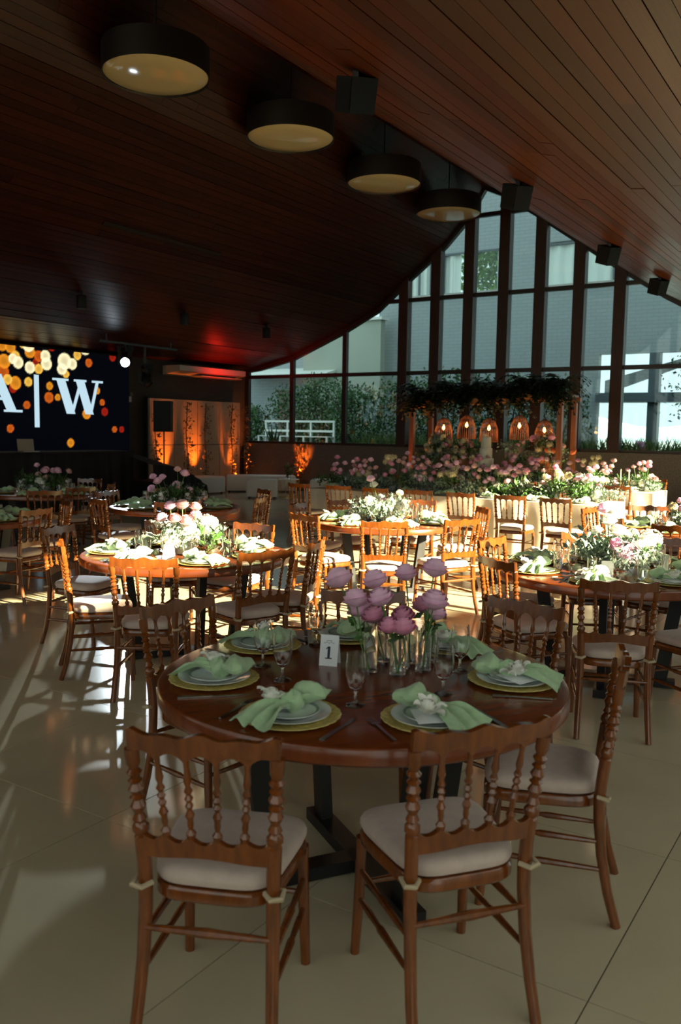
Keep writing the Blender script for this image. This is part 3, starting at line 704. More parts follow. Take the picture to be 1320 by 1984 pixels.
def arrangement(loc, label, group, seed, roses=6, colours=('pink',), clusters=4, ccol=('white',), fol=6, spread=.22, h=.30, lilies=2, grey=.5, rs=1.0, length=None, rz=0):
    """low centrepiece: foliage, flower heads, taller roses"""
    r_ = random.Random(seed); t = thing('flower_arrangement', label, 'flowers', loc, rz, group)
    sxy = (length or spread, spread)
    MB().lathe([(.06, 0), (.075, .01), (.08, .09), (.075, .09), (.07, .015), (.001, .012)], 20, cap0=True, cap1=False).build('bowl', 'plate_rim', t)
    for _ in range(fol):
        m = 'leaf_grey' if r_.random() < grey else 'leaf'
        link('foliage', r_.choice(LEAFM[m]), t, (r_.gauss(0, sxy[0]*.5), r_.gauss(0, sxy[1]*.5), r_.uniform(.06, .11+h*.16)), (0, 0, r_.random()*6), r_.uniform(.7, 1.15))['kind'] = 'stuff'
    for _ in range(clusters):
        link('flower_head', CLUS[r_.choice(ccol)], t, (r_.gauss(0, sxy[0]*.45), r_.gauss(0, sxy[1]*.45), r_.uniform(.08, .12+h*.35)), (r_.gauss(0, .3), r_.gauss(0, .3), r_.random()*6), r_.uniform(.8, 1.2))
    for _ in range(lilies):
        link('lily', LILY, t, (r_.gauss(0, sxy[0]*.5), r_.gauss(0, sxy[1]*.5), r_.uniform(.10, .18)), (r_.gauss(0, .6), r_.gauss(0, .6), r_.random()*6), 1.1)
    for _ in range(roses):
        x, y = r_.gauss(0, sxy[0]*.5), r_.gauss(0, sxy[1]*.5)
        rose_stem(t, (x*.5, y*.5, .05), (x, y, h*r_.uniform(.45, 1.15)), r_.choice(colours), rs, r_)
    return t

# tableware meshes
scal = lambda a, r: 1+(.018*abs(cos(a*12))-.012)*(1 if r > .15 else 0)
mesh_charger = MB().lathe([(.001, .004), (.11, .004), (.125, .007), (.150, .012), (.166, .016), (.168, .014), (.150, .007), (.10, .0), (.001, 0)], 96, cap0=False, cap1=False, rf=scal).mesh('charger', 'charger')
mesh_plate = MB().lathe([(.001, .008), (.085, .008), (.098, .013), (.132, .022), (.135, .023), (.134, .020), (.098, .009), (.08, .002), (.001, .002)], 48, cap0=False, cap1=False).mesh('dinner_plate', 'plate')
mesh_small = MB().lathe([(.001, .006), (.062, .006), (.072, .010), (.094, .018), (.096, .019), (.095, .016), (.072, .007), (.06, .001), (.001, .001)], 40, cap0=False, cap1=False).mesh('side_plate', 'plate')
mesh_rim = MB().lathe([(.086, .0165), (.0955, .0198), (.0958, .0192)], 40, cap0=False, cap1=False).mesh('rim', 'plate_rim')
mesh_goblet = MB().lathe([(.032, 0), (.033, .003), (.012, .010), (.005, .018), (.0045, .045), (.010, .055), (.024, .068), (.034, .090), (.0375, .120), (.036, .150), (.0325, .185), (.0315, .185), (.035, .150), (.0363, .120), (.033, .092), (.022, .071), (.001, .062)], 28, cap1=False).mesh('goblet', 'drink_glass')
mesh_tumbler = MB().lathe([(.026, 0), (.029, .004), (.034, .13), (.0325, .13), (.027, .012), (.001, .010)], 24, cap1=False).mesh('flute', 'drink_glass')
mesh_knife = MB().add([(-.009, -.11, 0), (.009, -.11, 0), (.008, .01, 0), (-.008, .01, 0), (-.009, -.11, .004), (.009, -.11, .004), (.008, .01, .004), (-.008, .01, .004)], [(0, 3, 2, 1), (4, 5, 6, 7), (0, 1, 5, 4), (1, 2, 6, 5), (2, 3, 7, 6), (3, 0, 4, 7)]).slab([(.007, .01), (.010, .06), (.007, .10), (-.004, .125)], [(-.006, .01), (-.006, .06), (-.006, .10), (-.006, .125)], lambda p, s_: (p[0], p[1], .002+s_*.0012)).mesh('knife', 'cutlery', False)
_fk = MB().bar((0, -.10, .004), (0, .05, .004), .010, .003); _fk.add(MB().box(-.013, .013, .05, .066, .003, .006).v, MB().box(0, 1, 0, 1, 0, 1).f)
for q in range(4): _fk.box(-.012+.0065*q, -.0085+.0065*q, .066, .11, .003, .005)
mesh_fork = _fk.mesh('fork', 'cutlery', False)
def napkin_meshes(seed):
    r_ = random.Random(seed); k1, k2 = r_.random()*6, r_.random()*6
    knot = MB().grid(lambda u, v: tuple(c*(1+.16*sin(u*2*pi*3+v*7+k1)) for c in (.042*cos(u*2*pi)*sin(v*pi), .036*sin(u*2*pi)*sin(v*pi), .034*cos(v*pi))), 20, 12).mesh('knot', 'napkin')
    L_ = r_.uniform(.15, .19)
    def tail(u, v):   # widening pleated tail
        w = .020+.075*v; y = (u-.5)*2*w; fold = .013*sin(u*pi*5+k2)*(1-.3*v)+.004*sin(u*23+v*9)
        return (.02+L_*v, y, -.004+.026*sin(v*pi)+fold-.010*v)
    t1 = MB().grid(tail, 18, 12).mesh('tail', 'napkin')
    def loop(u, v):   # puffy looped end
        w = .018+.045*sin(v*pi*.75); a = u*2*pi
        return (-.015-.115*v, w*cos(a)+.006*sin(v*14), .014+.036*sin(v*pi)*sin(a)+.006*sin(a*3+v*8)-.012*v)
    t2 = MB().grid(loop, 18, 10).mesh('loop', 'napkin')
    return knot, t1, t2
NAP = [napkin_meshes(s_) for s_ in range(4)]
ROT = {}
def setting(k, tx, ty, a, zt, where, full, r_, rad=.56, glasses=True, idx=0):
    nm = TB[k][2] if k in TB else k
    px, py = tx+cos(a)*rad, ty+sin(a)*rad
    g = nm.replace('the ', '')
    o = tag(link('charger_plate', mesh_charger, None, (px, py, zt), (0, 0, r_.random())), 'gold scallop-edged charger plate, %s of %s' % (where, nm), 'charger', 'gold chargers on the tables')
    o = tag(link('dinner_plate', mesh_plate, None, (px, py, zt+.003), None), 'pale green-white dinner plate, %s of %s' % (where, nm), 'plate', 'dinner plates')
    if full:
        t = thing('side_plate', 'small grey-rimmed side plate, %s of %s' % (where, nm), 'plate', (px, py, zt+.0105), 0, 'side plates')
        link('dish', mesh_small, t); link('rim', mesh_rim, t)
    t = thing('napkin', 'knotted sage green napkin, %s of %s' % (where, nm), 'napkin', (px-cos(a)*.02, py-sin(a)*.02, zt+.050), 0, 'green knotted napkins')
    ra = ROT.get((k, idx), a+r_.uniform(-.9, .9)); t.rotation_euler = (0, .10, ra)
    kn, t1, t2 = r_.choice(NAP); link('knot', kn, t); link('tail', t1, t); link('loop', t2, t)
    if full:
        fa = ra-1.1; fx, fy = px+cos(fa)*.065, py+sin(fa)*.065
        q = thing('white_flower', 'white flower tucked beside the napkin, %s of %s' % (where, nm), 'flower', (fx, fy, zt+.045), r_.random()*6, 'white flowers on the plates')
        link('petals', LILY, q, (0, 0, 0), (.3, .2, 0), .8); link('inner_petals', ROSE['white'][0], q, (0, 0, .005), None, .6)
        pc = MB().add([(-.06, -.045, 0), (.06, -.045, 0), (.06, .045, 0), (-.06, .045, 0), (-.06, -.045, .0015), (.06, -.045, .0015), (.06, .045, .0015), (-.06, .045, .0015)], [(0, 3, 2, 1), (4, 5, 6, 7), (0, 1, 5, 4), (1, 2, 6, 5), (2, 3, 7, 6), (3, 0, 4, 7)]).build('menu_card', 'paper', None, False)
        pc.location = (px+cos(fa)*.05, py+sin(fa)*.05, zt+.033); pc.rotation_euler = (0.04, .05, fa+.5); tag(pc, 'white menu card under the flower, %s of %s' % (where, nm), 'card', 'menu cards')
    tx_, ty_ = -sin(a), cos(a)
    if k == 'T1' or k in ('T2', 'T4'):
        for s_, me_, nn in ((1, mesh_knife, 'knife'), (-1, mesh_fork, 'fork')):
            tag(link('table_'+nn, me_, None, (px+tx_*s_*.192+cos(a)*.03, py+ty_*s_*.192+sin(a)*.03, zt+.001), (0, 0, a+pi/2+r_.uniform(-.05, .05))), 'metal table %s beside the plate, %s of %s' % (nn, where, nm), nn, 'cutlery on the tables')
    if glasses:
        gx, gy = px-cos(a)*.22+tx_*.10, py-sin(a)*.22+ty_*.10
        tag(link('goblet', mesh_goblet, None, (gx, gy, zt), None), 'clear stemmed goblet, %s of %s' % (where, nm), 'glass', 'goblets on the tables')
        if k != 'T1':
            gx, gy = px-cos(a)*.20-tx_*.06, py-sin(a)*.20-ty_*.06
            tag(link('tumbler', mesh_tumbler, None, (gx, gy, zt), None), 'clear straight tumbler, %s of %s' % (where, nm), 'glass', 'tumblers on the tables')
sr = random.Random(5)
T1ANG = [171, 225, 277, 325, 25, 80, 128]
for i, r0 in enumerate((185, 195, 262, 345, 12, 335, 130)): ROT[('T1', i)] = radians(r0)
used = set()
for i, a in enumerate(T1ANG): setting('T1', -1.68, 2.76, radians(a), .78, side_name(cos(radians(a)), sin(radians(a)), used)+' seat', True, sr, .57, False, i)
for (gx, gy), wh in zip([(-1.5, 2.42), (-1.88, 2.51), (-2.06, 2.62), (-2.08, 3.02), (-1.31, 2.71), (-1.39, 3.02)],
                        ['between the two front plates', 'behind the front left napkin', 'in front of the left plate', 'by the back edge left of the number card', 'behind the front right plate', 'next to the right-hand napkin']):
    tag(link('goblet', mesh_goblet, None, (gx, gy, .78)), 'clear stemmed goblet on the foreground table, '+wh, 'glass', 'goblets on the tables')
for k, n0, off in (('T2', 7, 15), ('T3', 7, 5), ('T4', 7, 20), ('T8', 7, 0), ('T5', 7, 12), ('T6', 6, 0), ('T7', 6, 10)):
    x, y, nm = TB[k]; used = set()
    for i in range(n0):
        a = radians(off+360*i/n0); setting(k, x, y, a, .78, side_name(cos(a), sin(a), used)+' seat', k in ('T2', 'T3', 'T4'), sr, .56)
# number card
def digit(parent, ch_):
    mb = MB().box(-.005, .005, -.0008, .0, .03, .075); mb.box(-.014, .014, -.0008, 0, .028, .032); mb.bar((-.012, -.0004, .066), (0, -.0004, .075), .004, .0008, (0, 1, 0))
    return mb
cd = thing('table_number_card', 'white folded tent card with the number 1 beside the pink roses', 'card', (-1.86, 2.80, .78), YAW-.25)
c1 = MB().bar((0, -.03, 0), (0, 0, .12), .075, .0012, (0, 1, 0)).build('front_leaf', 'paper', cd, False)
MB().bar((0, .03, 0), (0, 0, .12), .075, .0012, (0, 1, 0)).build('rear_leaf', 'paper', cd, False)
_sh = Matrix.Translation((0, -.0312, 0)) @ Matrix(((1, 0, 0, 0), (0, 1, .25, 0), (0, 0, 1, 0), (0, 0, 0, 1)))
digit(None, '1').xf(_sh).build('numeral', 'ink', cd, False)
mbx = MB()
for q in range(5): mbx.box(-.022+.009*q, -.016+.009*q, -.0008, 0, .088+.003*(q % 2), .090+.003*(q % 2))
mbx.box(-.012, .012, -.0008, 0, .097, .0985); mbx.xf(_sh).build('fine_print', 'ink', cd, False)
# bud vases and roses on the foreground table
mesh_vase = MB().lathe([(.030, 0), (.031, .004), (.031, .155), (.0295, .155), (.0295, .012), (.001, .012)], 24, cap1=False)
mesh_vase2 = MB().lathe([(.026, 0), (.027, .003), (.027, .20), (.0255, .20), (.0255, .01), (.001, .01)], 24, cap1=False)
mv = (mesh_vase.mesh('vessel', 'drink_glass'), mesh_vase2.mesh('vessel', 'drink_glass'))
RV = Vector((_r.x, _r.y, 0)); FV = Vector((-sin(YAW), cos(YAW), 0)); C1 = Vector((-1.64, 2.89, .78))
VAS = [(-.075, -.07, 1, [(-.19, .05, .365, 'pink'), (-.13, -.02, .30, 'pink')], 'leftmost'),
       (.045, -.02, 0, [(-.05, .02, .37, 'pink'), (-.03, -.04, .31, 'pink')], 'left of the middle'),
       (-.01, .08, 0, [(-.10, .10, .24, 'pink'), (-.05, .06, .22, 'rose')], 'rear left'),
       (.09, .06, 0, [(.07, .08, .39, 'pink'), (.06, .02, .23, 'rose')], 'middle rear'),
       (.135, -.03, 0, [(.17, .0, .42, 'pink'), (.165, -.05, .30, 'pink')], 'front right'),
       (.17, .08, 0, [(.15, .12, .25, 'rose'), (.19, .08, .23, 'pink')], 'rear right'),
       (.03, -.10, 0, [(.0, -.09, .215, 'rose'), (.05, -.10, .21, 'rose')], 'front middle')]
for (dx, dy, kd, blooms, wh) in VAS:
    p = C1+RV*dx+FV*dy
    t = thing('bud_vase', 'clear glass cylinder bud vase in the foreground rose cluster, '+wh, 'vase', p, 0, 'bud vases on the foreground table')
    link('vessel', mv[kd], t); MB().lathe([(.001, .012), (.0285, .012), (.0285, .016)], 20, cap0=False, cap1=True).build('glass_base', 'drink_glass', t)
    for j, (bx, by, bz, c) in enumerate(blooms):
        rt = thing('pink_rose', '%s rose standing in the %s bud vase, %s bloom' % ({'pink': 'lilac pink', 'rose': 'deep pink'}[c], wh, ('taller', 'lower')[j]), 'rose', p, 0, 'roses in the bud vases')
        e = RV*(bx-dx)+FV*(by-dy); rose_stem(rt, (e.x*.06, e.y*.06, .016), (e.x, e.y, bz-.05), c, 1.0)
        link('leaf', leaves(5, lambda r: (e.x*.5+r.gauss(0, .01), e.y*.5+r.gauss(0, .01), .14+r.random()*.05), .05, rnd, .8).mesh('leaf', 'leaf', False), rt)

# centrepieces
arrangement((-4.40, 4.66, .78), 'white flower centrepiece with five tall pink roses on the left stage-lit table', 'centrepieces', 41, 7, ('pink', 'pink', 'blush'), 7, ('white',), 6, .22, .42, 3, .3)
arrangement((-4.45, 7.72, .78), 'bright white and grey-green centrepiece with pink roses on the sunlit middle table', 'centrepieces', 42, 5, ('pink', 'white'), 7, ('white',), 9, .25, .36, 4, .75)
arrangement((-1.60, 5.98, .78), 'dusty green centrepiece with white lilies and mauve roses on the right table', 'centrepieces', 43, 8, ('pink', 'white', 'pink'), 4, ('white', 'pink'), 11, .24, .36, 6, .8)
arrangement((-1.7, 9.15, .78), 'pink rose centrepiece on the far table at the right edge', 'centrepieces', 44, 9, ('blush', 'pink'), 4, ('white', 'cream'), 6, .26, .38, 1, .4)
arrangement((-7.25, 7.5, .78), 'loose pink rose centrepiece on the shaded far left table', 'centrepieces', 45, 9, ('pink', 'pink', 'blush'), 2, ('white',), 8, .26, .36, 0, .3)
arrangement((-10.06, 7.81, .78), 'dim pink and green centrepiece on the table by the black booth', 'centrepieces', 46, 8, ('pink', 'blush'), 1, ('white',), 8, .26, .40, 0, .5)
arrangement((-7.9, 5.1, .78), 'green centrepiece on the table cut by the left edge', 'centrepieces', 47, 5, ('pink',), 3, ('white',), 6, .2, .3, 0, .4)
for k, (x, y) in {'T2': (-4.30, 4.38), 'T4': (-1.55, 5.62)}.items():
    t = thing('table_number_card', 'small folded number card on ' + TB[k][2], 'card', (x, y, .78), YAW-.2)
    MB().bar((0, -.03, 0), (0, 0, .11), .075, .0012, (0, 1, 0)).build('front_leaf', 'paper', t, False)
    MB().bar((0, .03, 0), (0, 0, .11), .075, .0012, (0, 1, 0)).build('rear_leaf', 'paper', t, False)

# ------------------------------------------------------------------ long tables with white cloths
def long_table(x0, x1, y0, y1, label, clabel, seed):
    t = thing('long_banquet_table', label, 'table', ((x0+x1)/2, (y0+y1)/2, 0), 0, 'long banquet tables'); w, d = (x1-x0)/2, (y1-y0)/2
    MB().box(-w, w, -d, d, .735, .765).build('tabletop', 'table_wood', t, False)
    for i in (-1, 1):
        for j in (-1, 1): MB().box(i*(w-.2)-.03, i*(w-.2)+.03, j*(d-.12)-.03, j*(d-.12)+.03, 0, .735).build('leg', 'steel_black', t, False)
    r_ = random.Random(seed); per = []
    n1, n2 = int(w*2*16), int(d*2*16)
    e = .012
    for k in range(n1): per.append((-w-e+2*(w+e)*k/n1, -d-e, 0, -1))
    for k in range(n2): per.append((w+e, -d-e+2*(d+e)*k/n2, 1, 0))
    for k in range(n1): per.append((w+e-2*(w+e)*k/n1, d+e, 0, 1))
    for k in range(n2): per.append((-w-e, d+e-2*(d+e)*k/n2, -1, 0))
    m = len(per); v = []
    for L_, (z, am) in enumerate(((.775, 0), (.768, .002), (.55, .016), (.28, .026), (.012, .034))):
        for k, (x, y, nx, ny_) in enumerate(per):
            a = am*(sin(k*.9+sin(k*.23)*2)+.6*sin(k*.37)); v.append((x+nx*(a+am*.8), y+ny_*(a+am*.8), z))
    f = [(i*m+k, (i+1)*m+k, (i+1)*m+(k+1) % m, i*m+(k+1) % m) for i in range(4) for k in range(m)]+[tuple(range(m))]
    c = MB().add(v, f).build('tablecloth', 'cloth_white', None); c.location = t.location; tag(c, clabel, 'tablecloth', 'white tablecloths')
LT1 = (-8.0, -3.2, 11.3, 12.3); LT2 = (-8.2, -3.3, 14.4, 15.4)
long_table(*LT1, 'long table under white cloth behind the sunlit round table', 'floor-length cream cloth on the nearer long table', 1)
long_table(*LT2, 'long table under white cloth before the flower pergola', 'floor-length cream cloth on the farther long table', 2)
ZT = .777
ORD = ['leftmost', 'second from left', 'third from left', 'fourth from left', 'fifth from left', 'sixth from left', 'seventh from left', 'rightmost']
for i, x in enumerate((-7.50, -6.82, -6.16, -5.50, -4.84, -4.16, -3.58)):
    chair(x+(.04 if i == 6 else 0), 10.36+.05*(i % 2), 270+[-6, 4, -3, 5, -4, 3, -6][i], 'spindle-back chair on the near side of the nearer long table, %s' % (ORD[i] if i < 6 else 'rightmost'), 'chairs at the long tables')
for i, x in enumerate((-7.4, -6.6, -5.8, -5.0, -4.2)):
    chair(x, 13.12, 90, 'spindle-back chair on the far side of the nearer long table, %s' % (ORD[i] if i < 4 else 'rightmost'), 'chairs at the long tables')
for i, x in enumerate((-7.6, -6.8, -6.0, -5.2, -4.35, -3.66)):
    chair(x, 13.62, 270, 'spindle-back chair on the near side of the farther long table, %s' % (ORD[i] if i < 5 else 'rightmost'), 'chairs at the long tables')
for i, x in enumerate((-4.5, -3.72)):
    chair(x, 16.4, 90, 'wooden spindle-back chair behind the farther long table, %s of two' % ('left', 'right')[i], 'chairs at the long tables')
lr = random.Random(9)
for tn, (x0, x1, y0, y1), nseat in (('the nearer long table', LT1, 7), ('the farther long table', LT2, 6)):
    for i in range(nseat):
        x = x0+(x1-x0)*(i+.5)/nseat; nmx = ORD[i] if i < nseat-1 else 'rightmost'
        for row, yy in (('near', y0+.22), ('far', y1-.22)):
            if tn.startswith('the farther') and row == 'far': continue
            tag(link('dinner_plate', mesh_plate, None, (x, yy, ZT)), 'pale dinner plate on the %s side of %s, %s' % (row, tn, nmx), 'plate', 'dinner plates on the long tables')
            t = thing('napkin', 'knotted pale napkin on the %s side of %s, %s' % (row, tn, nmx), 'napkin', (x, yy, ZT+.045), lr.random()*6, 'napkins on the long tables')
            kn, t1, t2 = lr.choice(NAP); link('knot', kn, t); link('tail', t1, t); link('loop', t2, t)
            tag(link('goblet', mesh_goblet, None, (x+.13, yy+(.2 if row == 'near' else -.2), ZT)), 'clear goblet on the %s side of %s, %s' % (row, tn, nmx), 'glass', 'goblets on the long tables')
def tall_flowers(loc, label, seed, col, h):
    r_ = random.Random(seed); t = thing('flower_vase', label, 'flowers', loc, 0, 'tall vases on the long tables')
    MB().lathe([(.04, 0), (.042, .004), (.042, .2), (.040, .2), (.040, .012), (.001, .012)], 18, cap1=False).build('vessel', 'drink_glass', t)
    for _ in range(6):
        x, y = r_.gauss(0, .09), r_.gauss(0, .09); z = h*r_.uniform(.8, 1.1)
        MB().tube([(x*.1, y*.1, .02), (x*.5, y*.5, z*.6), (x, y, z)], .003, 5).build('stem', 'stem', t)
        link('flower_head', CLUS[col], t, (x, y, z), None, r_.uniform(.6, .9))
    for _ in range(2): link('foliage', r_.choice(LEAFM['leaf']), t, (0, 0, .22), (0, 0, r_.random()*6), .8)['kind'] = 'stuff'
nA = 9
for i in range(nA):
    x = -7.7+4.1*i/(nA-1)
    arrangement((x, 11.8, ZT), 'pink rose arrangement along the nearer long table, %s' % (ORD[i] if i < 7 else ('eighth from left' if i == 7 else 'rightmost')), 'arrangements along the long tables', 60+i, 12, ('pink', 'rose', 'blush', 'pink'), 2, ('white', 'pink', 'cream'), 8, .20, .40, 0, .55, .95, .26)
for k, (x, col, h) in enumerate(((-6.9, 'cream', .48), (-5.55, 'cream', .34), (-4.95, 'cream', .36), (-3.95, 'cream', .40), (-3.6, 'white', .36))):
    tall_flowers((x, 11.62 if k % 2 else 11.98, ZT), 'tall vase of cream hydrangeas on the nearer long table, %s' % (ORD[k] if k < 4 else 'rightmost'), 80+k, col, h)
for i in range(8):
    x = -7.9+4.3*i/7
    arrangement((x, 14.9, ZT), 'pink and cream arrangement along the farther long table, %s' % (ORD[i] if i < 7 else 'rightmost'), 'arrangements along the long tables', 90+i, 10, ('pink', 'blush', 'rose'), 3, ('cream', 'pink', 'white'), 7, .20, .42, 0, .5, 1.0, .26)
tall_flowers((-4.35, 14.8, ZT), 'tall glass vase of cream hydrangeas on the farther long table, right of the cake', 99, 'cream', .5)
for k, (x, y) in enumerate(((-3.75, 14.65), (-3.9, 14.7))):
    t = thing('candlestick', 'slim gold candlestick at the right end of the farther long table, %s of two' % ('right', 'left')[k], 'candlestick', (x, y, ZT))
    MB().lathe([(.04, 0), (.04, .006), (.006, .012), (.006, .16), (.018, .165), (.018, .18)], 14).build('holder', 'gold', t)
    MB().lathe([(.010, .18), (.009, .36)], 10).build('candle', 'petal_cream', t)

# ------------------------------------------------------------------ pergola with ferns, wicker lamps and the cake table
PY = 17.3
pg = thing('flower_pergola', 'dark wooden pergola frame hung with ferns and wicker lamps', 'pergola', (-7.4, PY, 0))
for x in (-1.68, 1.68):
    for y in (-.45, .45): MB().box(x-.05, x+.05, y-.05, y+.05, 0, 2.38).build('post', 'post_wood', pg, False)
for y in (-.45, .45): MB().box(-1.8, 1.8, y-.05, y+.05, 2.38, 2.48).build('beam', 'post_wood', pg, False)
for k in range(7): MB().box(-1.68+.56*k-.03, -1.68+.56*k+.03, -.6, .6, 2.48, 2.53).build('rafter', 'post_wood', pg, False)
def fern(loc, R, label, seed):
    r_ = random.Random(seed); t = thing('hanging_fern', label, 'fern', loc, 0, 'hanging ferns')
    MB().lathe([(.02, -.14), (.12, -.10), (.14, .02), (.13, .02)], 16, cap1=False).build('basket', 'wicker', t)
    MB().tube([(0, 0, 0), (0, 0, max(.03, 2.5-loc[2]))], .004, 5).build('cord', 'trunk', t)
    mb = MB()
    for _ in range(120):
        a = r_.random()*2*pi; L_ = R*r_.uniform(.6, 1.25); up = r_.uniform(.1, 1.7); ns = 9; pr = None
        for s_ in range(1, ns+1):
            q = s_/ns; p = Vector((cos(a)*L_*q, sin(a)*L_*q, .02+L_*(up*q-1.1*q*q*(.6+.4*up))))
            if pr is not None:
                d = (p-pr); sd_ = d.cross(Vector((0, 0, 1))).normalized(); w = .11*sin(q*pi*.9+.25)+.02
                for sg in (-1, 1): mb.add([pr, pr+d*.9, pr+sd_*sg*w+d*.7-Vector((0, 0, .02))], [(0, 1, 2)])
            pr = p
    tag(mb.build('fronds', 'leaf_dark', t, False), kind='stuff')
FN = ['leftmost', 'second from left', 'third from left', 'fourth from left', 'fifth from left', 'rightmost']
for k, (x, z) in enumerate(((-8.85, 2.34), (-8.15, 2.46), (-7.55, 2.40), (-7.0, 2.42), (-6.4, 2.52), (-5.85, 2.50))):
    fern((x, PY-.5, z+.02), .66, 'dark green hanging fern under the pergola, '+FN[k], 120+k)
for k, (x, z) in enumerate(((-8.53, 1.76), (-7.97, 1.82), (-7.44, 1.76), (-6.75, 1.82), (-6.2, 1.73))):
    t = thing('wicker_pendant_lamp', 'glowing bell-shaped wicker pendant lamp under the ferns, %s' % ['leftmost', 'second from left', 'middle', 'fourth from left', 'rightmost'][k], 'lamp', (x, PY, z), 0, 'wicker lamps')
    for q in range(26):
        a = q*2*pi/26; MB_ = None
    mb = MB()
    for q in range(26):
        a = q*2*pi/26; mb.tube([(.03*cos(a), .03*sin(a), .28), (.13*cos(a+.15), .13*sin(a+.15), .20), (.19*cos(a+.3), .19*sin(a+.3), .02), (.20*cos(a+.35), .20*sin(a+.35), -.24)], .006, 4, False)
    for zz, rr in ((.20, .13), (.10, .17), (.02, .19), (-.24, .20)): mb.lathe([(rr-.006, zz), (rr+.004, zz-.004), (rr+.004, zz+.006), (rr-.006, zz)], 26, cap0=False, cap1=False)
    mb.build('shade', 'wicker', t)
    MB().lathe([(.001, .0), (.028, .02), (.032, .05), (.02, .09), (.012, .12)], 12, cap0=False).build('bulb', 'bulb', t)
    MB().tube([(0, 0, .12), (0, 0, 2.5-z)], .004, 5).build('cord', 'trunk', t)
    l = bpy.data.lights.new('pendant_glow', 'POINT'); l.energy = 2.2; l.color = (1, .42, .12); l.shadow_soft_size = .04; lo = bpy.data.objects.new('pendant_glow', l); COL.objects.link(lo); lo.location = (x, PY, z-.05)
ct = thing('cake_table', 'dark wooden cake table under the pergola', 'table', (-7.4, PY-.1, 0))
MB().box(-1.4, 1.4, -.35, .35, .92, .97).build('top', 'post_wood', ct, False)
for i in (-1, 1):
    for j in (-1, 1): MB().box(i*1.3-.04, i*1.3+.04, j*.28-.04, j*.28+.04, 0, .92).build('leg', 'post_wood', ct, False)
ck = thing('tiered_cake', 'tall white tiered cake in the middle of the pergola table', 'cake', (-7.41, PY-.2, .97))
for r_0, z0, z1 in ((.17, 0, .20), (.135, .20, .42), (.105, .42, .66)): MB().lathe([(r_0, z0), (r_0+.004, z0+.02), (r_0, z1-.01), (r_0-.012, z1)], 32).build('tier', 'cake', ck)
link('flower', CLUS['white'], ck, (.0, -.05, .68), None, .7); link('flower', ROSE['blush'][0], ck, (.1, -.12, .2), None, .9)
def mound(loc, label, seed, cols, n, spread, h, cl):
    r_ = random.Random(seed); t = thing('flower_mound', label, 'flowers', loc, 0, 'flower mounds at the pergola')
    MB().lathe([(.10, 0), (.14, .02), (.15, .18), (.14, .18), (.13, .03), (.001, .025)], 18, cap1=False).build('urn', 'wicker', t)
    for _ in range(int(n*.8)): link('foliage', r_.choice(LEAFM[r_.choice(['leaf', 'leaf_grey'])]), t, (r_.gauss(0, spread*.6), r_.gauss(0, .1), .1+r_.random()*h), (0, 0, r_.random()*6), r_.uniform(.9, 1.5))['kind'] = 'stuff'
    for _ in range(n):
        x, z = r_.gauss(0, spread*.7), .15+r_.random()*h; ro = (-.9+r_.gauss(0, .4), r_.gauss(0, .5), r_.random()*6)
        c = r_.choice(cols); link('rose', r_.choice(ROSE[c]), t, (x, r_.uniform(-.2, .05), z), ro, r_.uniform(1.2, 1.7))
    for _ in range(cl): link('flower_head', CLUS['cream'], t, (r_.gauss(0, spread*.6), r_.uniform(-.2, 0), .1+r_.random()*h*.9), None, r_.uniform(.8, 1.2))
mound((-8.55, PY-.15, .97), 'orange and cream flower mound at the left pergola post', 140, ('orange', 'cream', 'rose', 'cream'), 18, .26, .55, 5)
mound((-6.05, PY-.15, .97), 'bright orange flower mound lit warm at the right pergola post', 141, ('orange', 'orange', 'rose', 'blush'), 16, .26, .60, 5)
mound((-6.75, PY-.2, .97), 'cream and pink flower mound right of the cake', 142, ('cream', 'blush', 'pink'), 12, .22, .42, 5)
mound((-7.95, PY-.2, .97), 'pale green and pink flower mound left of the cake', 143, ('cream', 'blush', 'pink'), 12, .22, .42, 5)
mound((-8.2, PY-.9, 0), 'large pink floor arrangement below the cake table on the left', 144, ('pink', 'rose', 'blush'), 20, .4, .8, 6)
mound((-6.6, PY-.9, 0), 'large pink floor arrangement below the cake table on the right', 145, ('pink', 'rose', 'blush'), 20, .4, .8, 6)
spot('pergola_uplight_beam', (-9.3, PY-.7, .15), (-9.05, PY-.4, 2.0), 90, (1, .28, .05), 45, .8)
spot('pergola_uplight_beam', (-5.5, PY-.9, .15), (-6.0, PY-.2, 1.4), 22, (1, .28, .05), 45, .8)

# ------------------------------------------------------------------ outside
def up(px, py, Y):
    dv = _f+_R*((px-660)/F_PX)-_U*((py-992)/F_PX); k_ = Y/dv.y; return dv.x*k_, EYE+dv.z*k_
GZ = 1.02
struct(MB().box(-60, 6, 20.35, 34, -.5, GZ).build('garden_bed', 'soil', None, False), 'raised garden bed outside the gable')
struct(MB().box(-300, 900, 34, 1500, -6, -5).build('lake_ground', 'lake', None, False), 'pale lake in the distance')
mr = random.Random(4); ridge = [(-500+25*k, 22+9*sin(k*.35)+5*sin(k*.9+1)+mr.uniform(-1.5, 1.5)) for k in range(61)]
mnt = MB(); mnt.slab(ridge, [(x, -6) for x, z in ridge], lambda p, s_: (p[0], 900+s_*60*(1 if p[1] < 0 else .05), p[1]))
struct(mnt.build('mountain_ridge', 'mountain', None, False), 'hazy blue mountain ridge')
bl = thing('grey_building', 'grey clad apartment building with curtained windows seen through the gable', 'building', (0, 28, 0))
WIN = [(-15.45, -14.45, 6.62, 8.02), (-13.98, -11.82, 6.62, 8.02), (-10.5, -7.9, 6.62, 7.98)]
def fac(x0, x1, z0, z1): MB().box(x0, x1, 0, .3, z0, z1).build('wall_panel', 'facade', bl, False)
fac(-16.6, -3.0, 8.02, 14); fac(-16.6, -3.0, 4.3, 6.62)
